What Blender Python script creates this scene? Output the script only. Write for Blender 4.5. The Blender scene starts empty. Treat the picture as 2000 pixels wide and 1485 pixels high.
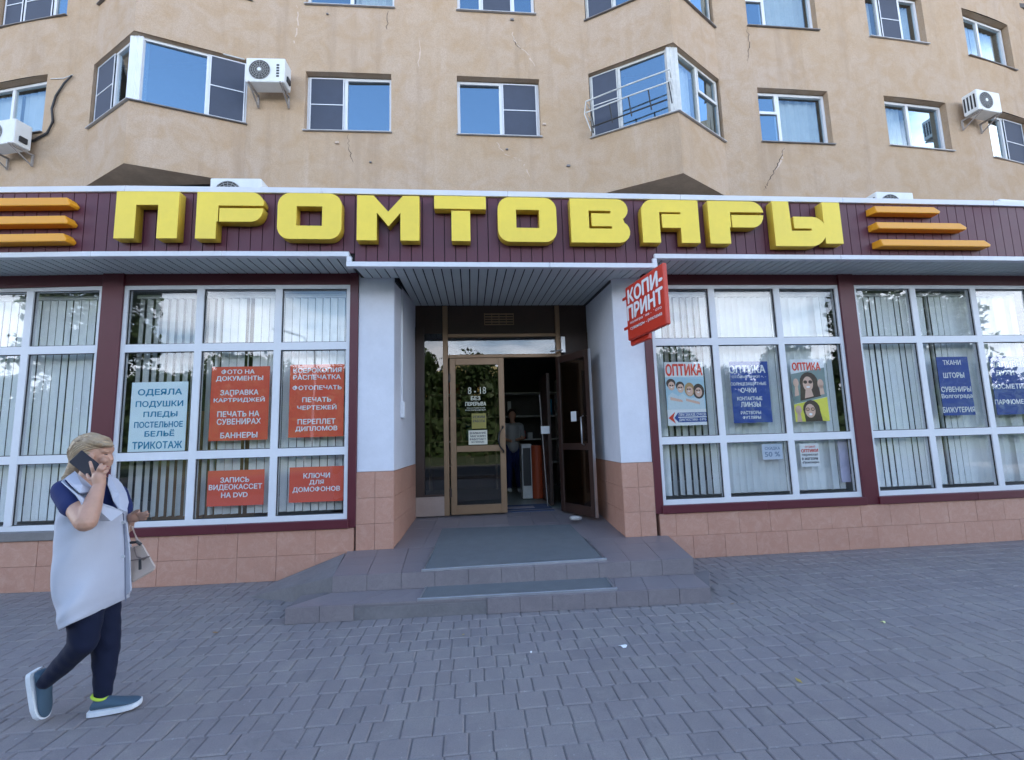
import bpy, bmesh, math, random
from mathutils import Vector, Matrix
random.seed(7)
sc = bpy.context.scene
C = sc.collection
# ------------------------------------------------------------------ camera
EYE = 1.49
PITCH, YAW, ROLL, FPX = 0.121485, 0.089878, -0.028696, 900.0
def axes():
    cp, sp, cy, sy, cr, sr = (math.cos(PITCH), math.sin(PITCH), math.cos(YAW), math.sin(YAW), math.cos(ROLL), math.sin(ROLL))
    w = Vector((sy*cp, cy*cp, sp)); r = Vector((cy, -sy, 0)); u = r.cross(w)
    return cr*r+sr*u, -sr*r+cr*u, w
RX, UX, WX = axes()
cd = bpy.data.cameras.new('camera'); cam = bpy.data.objects.new('camera', cd); C.objects.link(cam)
cd.sensor_width = 36; cd.lens = 36*FPX/2000; cd.clip_end = 2000; cd.clip_start = 0.05
cam.matrix_world = Matrix(((RX.x, UX.x, -WX.x, 0), (RX.y, UX.y, -WX.y, 0), (RX.z, UX.z, -WX.z, EYE), (0, 0, 0, 1)))
sc.camera = cam
# ------------------------------------------------------------------ sky, sun, exposure
SUN_EL, SUN_AZ = 42, 12          # the sun stands behind the block of flats, so the whole front is in open shade
world = bpy.data.worlds.new('World'); sc.world = world; world.use_nodes = True
nt = world.node_tree; nt.nodes.clear()
def N(t, kind, **kw):
    n = t.nodes.new(kind)
    for k, v in kw.items(): setattr(n, k, v)
    return n
sky = N(nt, 'ShaderNodeTexSky', sky_type='NISHITA', sun_disc=False, sun_elevation=math.radians(SUN_EL), sun_rotation=math.radians(SUN_AZ), air_density=1.0, dust_density=0.25, ozone_density=1.4)
tc = N(nt, 'ShaderNodeTexCoord'); sep = N(nt, 'ShaderNodeSeparateXYZ'); nt.links.new(tc.outputs['Generated'], sep.inputs[0])
def M(t, op, a, b=None, c=None, clamp=False):
    n = t.nodes.new('ShaderNodeMath'); n.operation = op; n.use_clamp = clamp
    for i, v in enumerate((a, b, c)):
        if v is None: continue
        if isinstance(v, (int, float)): n.inputs[i].default_value = v
        else: t.links.new(v, n.inputs[i])
    return n.outputs[0]
zc = M(nt, 'MAXIMUM', sep.outputs['Z'], 0.0)
zz = M(nt, 'ADD', zc, 0.12)
cmb = N(nt, 'ShaderNodeCombineXYZ')
nt.links.new(M(nt, 'DIVIDE', sep.outputs['X'], zz), cmb.inputs[0]); nt.links.new(M(nt, 'DIVIDE', sep.outputs['Y'], zz), cmb.inputs[1])
noi = N(nt, 'ShaderNodeTexNoise'); noi.inputs['Scale'].default_value = 0.9; noi.inputs['Detail'].default_value = 9; noi.inputs['Roughness'].default_value = 0.55
nt.links.new(cmb.outputs[0], noi.inputs['Vector'])
low = M(nt, 'SUBTRACT', 1.0, M(nt, 'MULTIPLY', zc, 1.75), clamp=True)          # clouds bank up towards the horizon
cover = M(nt, 'MULTIPLY_ADD', low, 0.40, -0.16)
mask = M(nt, 'MULTIPLY', M(nt, 'SUBTRACT', M(nt, 'ADD', noi.outputs['Fac'], cover), 0.46), 5.5, clamp=True)
mx = N(nt, 'ShaderNodeMix', data_type='RGBA')
nt.links.new(mask, mx.inputs['Factor']); nt.links.new(sky.outputs[0], mx.inputs['A']); mx.inputs['B'].default_value = (10.5, 11.2, 12.5, 1)
bg = N(nt, 'ShaderNodeBackground'); bg.inputs['Strength'].default_value = 0.13
nt.links.new(mx.outputs['Result'], bg.inputs['Color'])
wo = N(nt, 'ShaderNodeOutputWorld'); nt.links.new(bg.outputs[0], wo.inputs['Surface'])
sl = bpy.data.lights.new('sun', 'SUN'); sl.energy = 3.0; sl.angle = math.radians(0.5); sl.color = (1, 0.95, 0.87)
sun = bpy.data.objects.new('sun', sl); C.objects.link(sun)
sd = Vector((math.sin(math.radians(SUN_AZ))*math.cos(math.radians(SUN_EL)), math.cos(math.radians(SUN_AZ))*math.cos(math.radians(SUN_EL)), math.sin(math.radians(SUN_EL))))
sun.rotation_euler = sd.to_track_quat('Z', 'Y').to_euler(); sun.location = (0, 0, 40)
vs = sc.view_settings; vs.view_transform = 'Standard'; vs.look = 'None'; vs.gamma = 1; vs.exposure = 2.0; vs.use_curve_mapping = False
sc.render.engine = 'CYCLES'
sc.cycles.use_denoising = True
sc.cycles.max_bounces = 8; sc.cycles.transparent_max_bounces = 24; sc.cycles.glossy_bounces = 4; sc.cycles.diffuse_bounces = 4
sc.cycles.caustics_reflective = False; sc.cycles.caustics_refractive = False; sc.cycles.sample_clamp_indirect = 6

# ------------------------------------------------------------------ geometry helpers
D = 5.5
def cv(X):                                   # the long front bends back very slightly towards both ends
    u = X/D-0.3936
    def f(u): return D*(-0.004755*u*u+0.008685*u**4)
    if u > 2.1: return f(2.1)+(u-2.1)*D*0.28
    if u < -2.1: return f(-2.1)+(-u-2.1)*D*0.28
    return f(u)
def P(X, off, Z): return Vector((X, D+cv(X)+off, Z))
def ray(px, py): return WX+RX*((px-1000)/FPX)+UX*((742.5-py)/FPX)
def at(px, py, off=0.0):                     # where a sight line meets the front at depth off
    d = ray(px, py); t = D
    for _ in range(40): t = (D+off+cv(t*d.x))/d.y
    return t*d.x, t*d.z+EYE
def gnd(px, py, z=0.0):
    d = ray(px, py); t = (z-EYE)/d.z; return Vector((t*d.x, t*d.y, z))
def atY(px, py, Y):
    d = ray(px, py); t = Y/d.y; return Vector((t*d.x, Y, t*d.z+EYE))

class MB:
    def __init__(s): s.v = []; s.f = []; s.t = []
    def face(s, pts, tone=0.5):
        i = len(s.v); s.v += [tuple(p) for p in pts]; s.f.append(tuple(range(i, i+len(pts)))); s.t.append(tone); return s
    def hexa(s, c, tone=0.5):                # c: 4 points of one side then 4 of the other
        i = len(s.v); s.v += [tuple(p) for p in c]
        for q in ((3,2,1,0),(4,5,6,7),(0,1,5,4),(1,2,6,5),(2,3,7,6),(3,0,4,7)):
            s.f.append(tuple(i+k for k in q)); s.t.append(tone)
        return s
    def box(s, x0, x1, y0, y1, z0, z1, tone=0.5):
        return s.hexa([(x0,y0,z0),(x1,y0,z0),(x1,y1,z0),(x0,y1,z0),(x0,y0,z1),(x1,y0,z1),(x1,y1,z1),(x0,y1,z1)], tone)
    def fbox(s, X0, X1, Z0, Z1, o0, o1, tone=0.5):   # box on the front, o0 (outer) < o1 (inner)
        n = max(1, int(abs(X1-X0)/1.2))
        for k in range(n):
            a = X0+(X1-X0)*k/n; b = X0+(X1-X0)*(k+1)/n
            s.hexa([P(a,o0,Z0),P(b,o0,Z0),P(b,o1,Z0),P(a,o1,Z0),P(a,o0,Z1),P(b,o0,Z1),P(b,o1,Z1),P(a,o1,Z1)], tone)
        return s
    def bar(s, a, b, w, h=None, up=(0,0,1)):
        a, b = Vector(a), Vector(b); h = h or w; d = (b-a).normalized(); u = Vector(up)
        if abs(d.dot(u)) > 0.95: u = Vector((0,1,0))
        x = d.cross(u).normalized()*(w/2); y = x.cross(d).normalized()*(h/2)
        return s.hexa([a-x-y,a+x-y,a+x+y,a-x+y,b-x-y,b+x-y,b+x+y,b-x+y])
    def tube(s, pts, r, n=8):
        pts = [Vector(p) for p in pts]; rr = r if isinstance(r, (list, tuple)) else [r]*len(pts); base = len(s.v)
        for k, p in enumerate(pts):
            d = (pts[min(k+1, len(pts)-1)]-pts[max(k-1, 0)]).normalized(); u = Vector((0,0,1)) if abs(d.z) < 0.9 else Vector((0,1,0))
            x = d.cross(u).normalized(); y = x.cross(d)
            for j in range(n):
                a = 2*math.pi*j/n; s.v.append(tuple(p+x*math.cos(a)*rr[k]+y*math.sin(a)*rr[k]))
        for k in range(len(pts)-1):
            for j in range(n):
                s.f.append((base+k*n+j, base+k*n+(j+1)%n, base+(k+1)*n+(j+1)%n, base+(k+1)*n+j)); s.t.append(0.5)
        s.f.append(tuple(base+j for j in range(n))[::-1]); s.t.append(0.5)
        s.f.append(tuple(base+(len(pts)-1)*n+j for j in range(n))); s.t.append(0.5)
        return s
    def loft(s, rings, cap=True):            # rings: lists of equal length
        base = len(s.v); n = len(rings[0])
        for r in rings: s.v += [tuple(p) for p in r]
        for k in range(len(rings)-1):
            for j in range(n):
                s.f.append((base+k*n+j, base+k*n+(j+1)%n, base+(k+1)*n+(j+1)%n, base+(k+1)*n+j)); s.t.append(0.5)
        if cap:
            s.f.append(tuple(base+j for j in range(n))[::-1]); s.t.append(0.5)
            s.f.append(tuple(base+(len(rings)-1)*n+j for j in range(n))); s.t.append(0.5)
        return s
    def mesh(s, name, mat, org=(0,0,0), smooth=False):
        me = bpy.data.meshes.new(name); o = Vector(org)
        me.from_pydata([tuple(Vector(p)-o) for p in s.v], [], s.f)
        if mat: me.materials.append(mat)
        at_ = me.attributes.new('tone', 'FLOAT', 'FACE'); at_.data.foreach_set('value', s.t)
        if smooth: me.polygons.foreach_set('use_smooth', [True]*len(me.polygons))
        me.update(); return me
WP = {}
def wloc(o):
    if o is None: return Vector((0,0,0))
    return Vector(o.location)+wloc(o.parent)
def link(name, me, parent=None, loc=None):
    o = bpy.data.objects.new(name, me); C.objects.link(o)
    if parent: o.parent = parent
    if loc is not None: o.location = loc
    return o
def obj(name, mb, mat, parent=None, smooth=False, bevel=0, **props):
    if parent is None:                       # a top-level mesh gets its origin at its own base
        xs = [p[0] for p in mb.v]; ys = [p[1] for p in mb.v]; zs = [p[2] for p in mb.v]
        org = Vector(((min(xs)+max(xs))/2, (min(ys)+max(ys))/2, min(zs)))
        o = link(name, mb.mesh(name, mat, org, smooth), None, org)
    else:
        o = link(name, mb.mesh(name, mat, wloc(parent), smooth), parent)
    if bevel:
        m = o.modifiers.new('bevel', 'BEVEL'); m.width = bevel; m.segments = 1; m.limit_method = 'ANGLE'
    for k, v in props.items(): o[k] = v
    return o
def thing(name, label, cat, loc=(0,0,0), group=None, rz=0):
    o = bpy.data.objects.new(name, None); C.objects.link(o); o.location = loc; o.rotation_euler = (0,0,rz); o.empty_display_size = 0.2
    o['label'] = label; o['category'] = cat
    if group: o['group'] = group
    return o
def tag(o, label, cat, group=None):
    o['label'] = label; o['category'] = cat
    if group: o['group'] = group
    return o
def struct(name, mb, mat, **k): return obj(name, mb, mat, kind='structure', **k)
def flat_curve(polys, extrude=0.0, bevel=0.0):
    cu = bpy.data.curves.new('tmp', 'CURVE'); cu.dimensions = '2D'; cu.fill_mode = 'BOTH' if extrude else 'FRONT'; cu.extrude = extrude; cu.bevel_depth = bevel
    for pts in polys:
        sp = cu.splines.new('POLY'); sp.points.add(len(pts)-1)
        for q, (x, y) in zip(sp.points, pts): q.co = (x, y, 0, 1)
        sp.use_cyclic_u = True
    return curve_mesh(cu)
def curve_mesh(cu):
    o = bpy.data.objects.new('tmp', cu); C.objects.link(o)
    dg = bpy.context.evaluated_depsgraph_get(); me = bpy.data.meshes.new_from_object(o.evaluated_get(dg))
    bpy.data.objects.remove(o); return me
FONTC = {}; TW = {}
def text_geo(s, bold=0.022):
    k = (s, bold)
    if k in FONTC: return FONTC[k]
    cu = bpy.data.curves.new('tmp', 'FONT'); cu.body = s; cu.size = 1; cu.offset = bold; cu.resolution_u = 3; cu.fill_mode = 'FRONT'
    me = curve_mesh(cu); vs_ = [v.co.copy() for v in me.vertices]; fs = [tuple(p.vertices) for p in me.polygons]
    x0 = min(v.x for v in vs_); x1 = max(v.x for v in vs_); y0 = min(v.y for v in vs_); y1 = max(v.y for v in vs_)
    TW[s] = (x1-x0, y1-y0); FONTC[k] = ([((v.x-x0)/(x1-x0), (v.y-y0)/(y1-y0)) for v in vs_], fs); bpy.data.meshes.remove(me); return FONTC[k]
def put_text(mb, s, fn, bold=0.028, skew=0.0):     # fn maps the unit box of the line to 3-D
    vs_, fs = text_geo(s, 0.0); wd = TW[s]
    o = fn(0, 0); X_ = Vector(fn(1, 0))-Vector(o); Y_ = Vector(fn(0, 1))-Vector(o); nl = X_.cross(Y_).normalized()
    sh = [(0,0)] if bold <= 0 else [(-bold,0),(bold,0),(0,bold*.8),(0,-bold*.8)]
    for q, (dx, dy) in enumerate(sh):
        i = len(mb.v); mb.v += [tuple(Vector(fn(u+dx/wd[0]+skew*v, v+dy/wd[1]))+nl*(.00025*q)) for u, v in vs_]
        for f in fs: mb.f.append(tuple(i+k for k in f)); mb.t.append(0.5)

# ------------------------------------------------------------------ materials
def nodes(name):
    m = bpy.data.materials.new(name); m.use_nodes = True; t = m.node_tree; t.nodes.clear()
    b = N(t, 'ShaderNodeBsdfPrincipled'); o = N(t, 'ShaderNodeOutputMaterial'); t.links.new(b.outputs[0], o.inputs[0])
    return m, t, b
def noise(t, scale, detail=4, rough=0.55, vec=None, dist=0):
    n = N(t, 'ShaderNodeTexNoise'); n.inputs['Scale'].default_value = scale; n.inputs['Detail'].default_value = detail; n.inputs['Roughness'].default_value = rough; n.inputs['Distortion'].default_value = dist
    if vec is not None: t.links.new(vec, n.inputs['Vector'])
    return n.outputs['Fac']
def geo(t): return N(t, 'ShaderNodeNewGeometry').outputs['Position']
def ramp(t, fac, stops):
    r = N(t, 'ShaderNodeValToRGB'); t.links.new(fac, r.inputs[0]); e = r.color_ramp.elements
    while len(e) < len(stops): e.new(0.5)
    for k, (p, c) in enumerate(stops): e[k].position = p; e[k].color = (*c, 1) if len(c) == 3 else c
    return r.outputs[0]
def mixc(t, fac, a, b, mode='MIX'):
    n = N(t, 'ShaderNodeMix', data_type='RGBA', blend_type=mode)
    for s, v in (('Factor', fac), ('A', a), ('B', b)):
        if isinstance(v, (int, float)): n.inputs[s].default_value = v
        elif isinstance(v, tuple): n.inputs[s].default_value = (*v, 1) if len(v) == 3 else v
        else: t.links.new(v, n.inputs[s])
    return n.outputs['Result']
def bump(t, b, h, strength=0.3, dist=0.01):
    n = N(t, 'ShaderNodeBump'); n.inputs['Strength'].default_value = strength; n.inputs['Distance'].default_value = dist
    t.links.new(h, n.inputs['Height']); t.links.new(n.outputs[0], b.inputs['Normal'])
def mat(name, col, rough=0.6, metal=0.0, var=0.12, scale=6, bmp=0.0, bscale=60, tone=0.0, spec=None):
    m, t, b = nodes(name); g = geo(t)
    f = noise(t, scale, 5, 0.6, g); f2 = noise(t, scale*9, 3, 0.6, g)
    k = M(t, 'ADD', M(t, 'MULTIPLY', M(t, 'SUBTRACT', f, 0.5), var*3), M(t, 'MULTIPLY', M(t, 'SUBTRACT', f2, 0.5), var*1.2))
    if tone:
        a = N(t, 'ShaderNodeAttribute', attribute_name='tone'); k = M(t, 'ADD', k, M(t, 'MULTIPLY', M(t, 'SUBTRACT', a.outputs['Fac'], 0.5), tone))
    k = M(t, 'ADD', k, 1.0)
    v = N(t, 'ShaderNodeVectorMath', operation='SCALE'); v.inputs[0].default_value = col; t.links.new(k, v.inputs['Scale'])
    t.links.new(v.outputs[0], b.inputs['Base Color'])
    b.inputs['Roughness'].default_value = rough; b.inputs['Metallic'].default_value = metal
    t.links.new(M(t, 'ADD', M(t, 'MULTIPLY', M(t, 'SUBTRACT', f, 0.5), 0.25), rough, clamp=True), b.inputs['Roughness'])
    if spec is not None: b.inputs['Specular IOR Level'].default_value = spec
    if bmp: bump(t, b, noise(t, bscale, 4, 0.6, g), bmp, 0.01)
    return m
def glass(name, base=0.09, tint=(0.86,0.9,0.9), wob=0.25, refl=(0.97,0.98,1)):
    m = bpy.data.materials.new(name); m.use_nodes = True; t = m.node_tree; t.nodes.clear()
    o = N(t, 'ShaderNodeOutputMaterial'); tr = N(t, 'ShaderNodeBsdfTransparent'); tr.inputs[0].default_value = (*tint, 1)
    gl = N(t, 'ShaderNodeBsdfGlossy'); gl.inputs['Roughness'].default_value = 0.008; gl.inputs['Color'].default_value = (*refl, 1)
    lw = N(t, 'ShaderNodeLayerWeight'); lw.inputs['Blend'].default_value = 0.5
    f = M(t, 'ADD', M(t, 'MULTIPLY', M(t, 'POWER', lw.outputs['Facing'], 3.5), 0.75), base, clamp=True)
    bn = N(t, 'ShaderNodeBump'); bn.inputs['Strength'].default_value = wob; bn.inputs['Distance'].default_value = 0.004
    t.links.new(noise(t, 2.2, 1, 0.4, geo(t)), bn.inputs['Height']); t.links.new(bn.outputs[0], gl.inputs['Normal'])
    ms = N(t, 'ShaderNodeMixShader'); t.links.new(f, ms.inputs[0]); t.links.new(tr.outputs[0], ms.inputs[1]); t.links.new(gl.outputs[0], ms.inputs[2]); t.links.new(ms.outputs[0], o.inputs[0])
    return m
def plaster():
    m, t, b = nodes('tan_plaster'); g = geo(t)
    big = noise(t, 0.45, 6, 0.6, g); mid = noise(t, 2.6, 6, 0.62, g, 0.6); fine = noise(t, 55, 4, 0.7, g)
    mp = N(t, 'ShaderNodeMapping'); mp.inputs['Scale'].default_value = (2.2, 2.2, 0.16); t.links.new(g, mp.inputs['Vector'])
    run = noise(t, 1.0, 6, 0.65, mp.outputs[0])
    c = ramp(t, big, [(0.3, (0.495,0.358,0.240)), (0.72, (0.53,0.41,0.325))])
    c = mixc(t, ramp(t, mid, [(0.42, (0,0,0)), (0.7, (0.75,0.75,0.75))]), c, (0.45,0.30,0.175))
    c = mixc(t, ramp(t, run, [(0.54, (0,0,0)), (0.74, (0.7,0.7,0.7))]), c, (0.36,0.255,0.175))
    c = mixc(t, ramp(t, run, [(0.27, (0.35,0.35,0.35)), (0.4, (0,0,0))]), c, (0.62,0.50,0.42))
    c = mixc(t, ramp(t, fine, [(0.35, (0.42,0.42,0.42)), (0.6, (0,0,0))]), c, (0.3,0.22,0.15))
    t.links.new(c, b.inputs['Base Color']); b.inputs['Roughness'].default_value = 0.93; b.inputs['Specular IOR Level'].default_value = 0.2
    bump(t, b, M(t, 'ADD', M(t, 'MULTIPLY', mid, 1.2), M(t, 'MULTIPLY', fine, 0.5)), 0.45, 0.02)
    return m
def paver_mat():
    m, t, b = nodes('grey_paver'); g = geo(t)
    a = N(t, 'ShaderNodeAttribute', attribute_name='tone').outputs['Fac']
    c = ramp(t, a, [(0.0, (0.225,0.202,0.205)), (0.5, (0.252,0.226,0.230)), (1.0, (0.278,0.250,0.252))])
    dirt = noise(t, 0.55, 6, 0.6, g); sand = noise(t, 3.5, 7, 0.7, g, 0.8); fine = noise(t, 150, 3, 0.7, g); spk = noise(t, 26, 2, 0.5, g)
    c = mixc(t, ramp(t, dirt, [(0.4, (0,0,0)), (0.68, (0.55,0.55,0.55))]), c, (0.29,0.265,0.25))
    c = mixc(t, ramp(t, sand, [(0.48, (0,0,0)), (0.66, (0.7,0.7,0.7))]), c, (0.31,0.285,0.265))
    c = mixc(t, ramp(t, sand, [(0.28, (0.45,0.45,0.45)), (0.42, (0,0,0))]), c, (0.17,0.155,0.16))
    c = mixc(t, ramp(t, spk, [(0.69, (0,0,0)), (0.72, (0.65,0.65,0.65))]), c, (0.36,0.35,0.34))
    c = mixc(t, ramp(t, fine, [(0.35, (0.4,0.4,0.4)), (0.55, (0,0,0))]), c, (0.165,0.155,0.162))
    t.links.new(c, b.inputs['Base Color']); b.inputs['Roughness'].default_value = 0.82; b.inputs['Specular IOR Level'].default_value = 0.35
    bump(t, b, M(t, 'ADD', fine, M(t, 'MULTIPLY', sand, 1.5)), 0.35, 0.006)
    return m
def tile_mat(name, c1, c2, c3, rough=0.45):
    m, t, b = nodes(name); g = geo(t)
    a = N(t, 'ShaderNodeAttribute', attribute_name='tone').outputs['Fac']
    rnd = N(t, 'ShaderNodeObjectInfo').outputs['Random']
    c = mixc(t, rnd, c1, c2); v = noise(t, 9, 7, 0.72, g, 1.5); f = noise(t, 90, 3, 0.7, g); d = noise(t, 1.1, 5, 0.6, g)
    c = mixc(t, ramp(t, v, [(0.45, (0,0,0)), (0.7, (0.7,0.7,0.7))]), c, c3)
    c = mixc(t, ramp(t, f, [(0.3, (0.3,0.3,0.3)), (0.5, (0,0,0))]), c, tuple(x*0.6 for x in c1))
    c = mixc(t, ramp(t, d, [(0.5, (0,0,0)), (0.75, (0.35,0.35,0.35))]), c, tuple(x*0.7 for x in c1))
    t.links.new(c, b.inputs['Base Color']); t.links.new(M(t, 'ADD', M(t, 'MULTIPLY', v, 0.25), rough-0.1), b.inputs['Roughness'])
    bump(t, b, v, 0.12, 0.004)
    return m
PLASTER = plaster(); PAVER = paver_mat()
TILE = tile_mat('terracotta_tile', (0.50,0.262,0.188), (0.53,0.285,0.205), (0.60,0.37,0.285))
STEPT = tile_mat('step_tile', (0.225,0.198,0.21), (0.24,0.21,0.22), (0.29,0.26,0.262), 0.4)
GROUT = mat('grout', (0.40,0.22,0.16), 0.9)
STEPG = mat('step_grout', (0.18,0.165,0.17), 0.9)
MAROON = mat('maroon_siding', (0.105,0.024,0.042), 0.5, var=0.1, scale=2.5, bmp=0.05, bscale=30)
MAROON2 = mat('maroon_frame', (0.10,0.012,0.022), 0.4, var=0.08)
GAP = mat('dark_gap', (0.015,0.013,0.014), 0.9)
WHITE = mat('white_plastic', (0.74,0.76,0.80), 0.4, var=0.05, scale=3)
WHITEO = mat('old_white_paint', (0.62,0.62,0.60), 0.6, var=0.2, scale=7)
WTRIM = mat('white_trim', (0.72,0.73,0.78), 0.35, var=0.08, scale=2)
SOFF = mat('soffit_slat_grey', (0.60,0.65,0.64), 0.5, var=0.08, scale=3)
PILL = mat('white_pillar_paint', (0.70,0.72,0.79), 0.75, var=0.09, scale=1.8, bmp=0.15, bscale=45)
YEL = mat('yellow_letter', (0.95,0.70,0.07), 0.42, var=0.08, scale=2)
YELS = mat('yellow_letter_shaded_side', (0.70,0.47,0.05), 0.45, var=0.06, scale=2)  # same yellow darkened, shading of the letter sides put into the colour
ORG = mat('orange_stripe', (0.85,0.36,0.02), 0.4, var=0.05, scale=2)
GLASS = glass('shop_glass', 0.05, (0.98,0.99,0.99)); GLASSU = glass('flat_glass', 0.34, (0.7,0.76,0.78), 0.3, (0.66,0.86,1.0)); GLASSC = glass('flat_glass_clear', 0.11, (0.9,0.94,0.95), 0.3, (0.8,0.92,1.0)); GLASSD = glass('door_glass', 0.06, (0.55,0.48,0.40))
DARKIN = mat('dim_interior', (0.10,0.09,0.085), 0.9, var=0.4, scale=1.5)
INFL = mat('shop_floor', (0.30,0.32,0.28), 0.35, var=0.2, scale=3)
BLIND = mat('blind_fabric', (0.88,0.90,0.89), 0.85, var=0.07, scale=5)
BROWN = mat('bronze_aluminium', (0.27,0.165,0.095), 0.38, metal=0.25, var=0.1)
BROWND = mat('dark_brown_panel', (0.045,0.022,0.016), 0.45, var=0.3, scale=3)
BEIGEP = mat('beige_door_panel', (0.36,0.27,0.23), 0.55)
METAL = mat('brushed_metal', (0.55,0.56,0.58), 0.35, metal=0.9)
BRK = mat('weathered_bracket', (0.30,0.27,0.25), .6, var=.3)
DMET = mat('black_metal', (0.025,0.025,0.028), 0.5)
SILLG = mat('zinc_sill', (0.20,0.19,0.19), 0.55, metal=0.2, var=0.2)
ACW = mat('air_conditioner_white', (0.72,0.73,0.72), 0.45, var=0.08)
MAT_RUB = mat('rubber_mat', (0.15,0.165,0.175), 0.85, var=0.15, scale=8, bmp=0.6, bscale=220)
CONC = mat('cement', (0.20,0.19,0.195), 0.9, var=0.25, scale=4, bmp=0.4, bscale=60)
SCREEN = mat('mosquito_screen', (0.06,0.072,0.105), 0.8, var=0.15)
CURT = mat('curtain_white', (0.6,0.62,0.62), 0.9, var=0.1)
def flatc(name, c, r=0.55): return mat(name, c, r, var=0.03, scale=4)
RED = flatc('poster_red', (0.74,0.085,0.035)); RED2 = flatc('sign_red', (0.60,0.045,0.022), 0.4); PWHITE = flatc('print_white', (0.82,0.83,0.84)); PBLUE = flatc('print_navy', (0.010,0.055,0.30))
PCY = flatc('poster_pale_cyan', (0.78,0.9,0.93)); CYT = flatc('print_cyan', (0.01,0.24,0.42)); PRED = flatc('print_red', (0.72,0.05,0.02))

# ------------------------------------------------------------------ the ground
mb = MB(); mb.face([(-300,-300,-0.06),(300,-300,-0.06),(300,300,-0.06),(-300,300,-0.06)])
struct('ground', mb, mat('earth_grass', (0.06,0.08,0.03), 0.95, var=0.3, scale=0.3))
mb = MB(); mb.box(-60,60,-12,-3.6,-0.3,-0.02); struct('road', mb, mat('asphalt', (0.055,0.055,0.058), 0.85, var=0.2, scale=2))
mb = MB(); mb.box(-60,60,-3.6,-3.42,-0.3,0.115); struct('kerb', mb, CONC)
mb = MB()
mb.box(-60,60,-3.42,40,-0.3,-0.0085)
pave = struct('pavement', mb, mat('paver_joint_sand', (0.20,0.185,0.18), 0.95, var=0.3, scale=20, bmp=0.5, bscale=90))
Zl, Zs = 0.275, 0.13                          # landing and lower step
STEP_L, STEP_R = gnd(558,1187,Zs), gnd(1386,1146,Zs)
LAND_L, LAND_R = gnd(650,1125,Zl), gnd(1352,1090,Zl)
def paver_mb(w, d, tone, x=0, y=0, z=0, mb=None, tilt=(0,0)):
    m = mb or MB(); c = 0.007; g = 0.002; h = z+0.0
    x0, x1, y0, y1 = x-w/2+g, x+w/2-g, y-d/2+g, y+d/2-g
    def T(px, py, pz): return (px, py, pz+tilt[0]*(px-x)+tilt[1]*(py-y))
    b = [T(x0,y0,h-0.035),T(x1,y0,h-0.035),T(x1,y1,h-0.035),T(x0,y1,h-0.035)]
    e = [T(x0,y0,h-0.006),T(x1,y0,h-0.006),T(x1,y1,h-0.006),T(x0,y1,h-0.006)]
    t_ = [T(x0+c,y0+c,h),T(x1-c,y0+c,h),T(x1-c,y1-c,h),T(x0+c,y1-c,h)]
    i = len(m.v); m.v += b+e+t_
    for s0 in (0, 4):
        for k in range(4): m.f.append((i+s0+k, i+s0+(k+1)%4, i+s0+4+(k+1)%4, i+s0+4+k)); m.t.append(tone)
    m.f.append((i+8,i+9,i+10,i+11)); m.t.append(tone)
    return m
ROW = 0.162; cells = []; rng = random.Random(3)
y = 1.35
while y < 5.6:
    x = -6.6+rng.uniform(0, 0.16)
    while x < 9.5:
        w = rng.choice((0.162, 0.162, 0.122, 0.122, 0.09))
        cx_ = x+w/2; x += w
        lo, hi = -1-1.02*y-0.5, 1.5+1.25*y+0.6
        if not (lo < cx_ < hi): continue
        if y > 4.1 and LAND_L.x-0.1 < cx_ < LAND_R.x+0.1 and y > 4.35: continue
        cells.append((cx_, y, w))
    y += ROW
def size_in(c):
    v = Vector((c[0], c[1], -EYE)); d = v.dot(WX)
    if d < 0.4: return 0
    px = v.dot(RX)/d*FPX+1000; py = 742.5-v.dot(UX)/d*FPX
    return c[2]*ROW*EYE/d**3 if (-20 < px < 2020 and py < 1500) else 0
order = sorted(cells, key=size_in, reverse=True)
near = set(order[:296]); kinds = {}; rest = MB()
for c in cells:
    tone = rng.gauss(0.5, 0.22); dz = rng.uniform(-0.003, 0.0015); yy = c[1]+0.012*math.sin(c[0]*0.9)
    if c in near:
        key = (c[2], max(0, min(4, int(tone*5))))
        if key not in kinds: kinds[key] = paver_mb(c[2], ROW, (key[1]+0.5)/5).mesh('paver', PAVER)
        o = link('paver', kinds[key], pave, Vector((c[0], yy, dz))-pave.location); o.rotation_euler = (rng.uniform(-.006,.006), rng.uniform(-.008,.008), rng.uniform(-.008,.008))
    else:
        paver_mb(c[2], ROW, tone, c[0], yy, dz, rest, (rng.uniform(-.006,.006), rng.uniform(-.006,.006)))
obj('paver_field', rest, PAVER, pave, kind='stuff')

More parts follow.
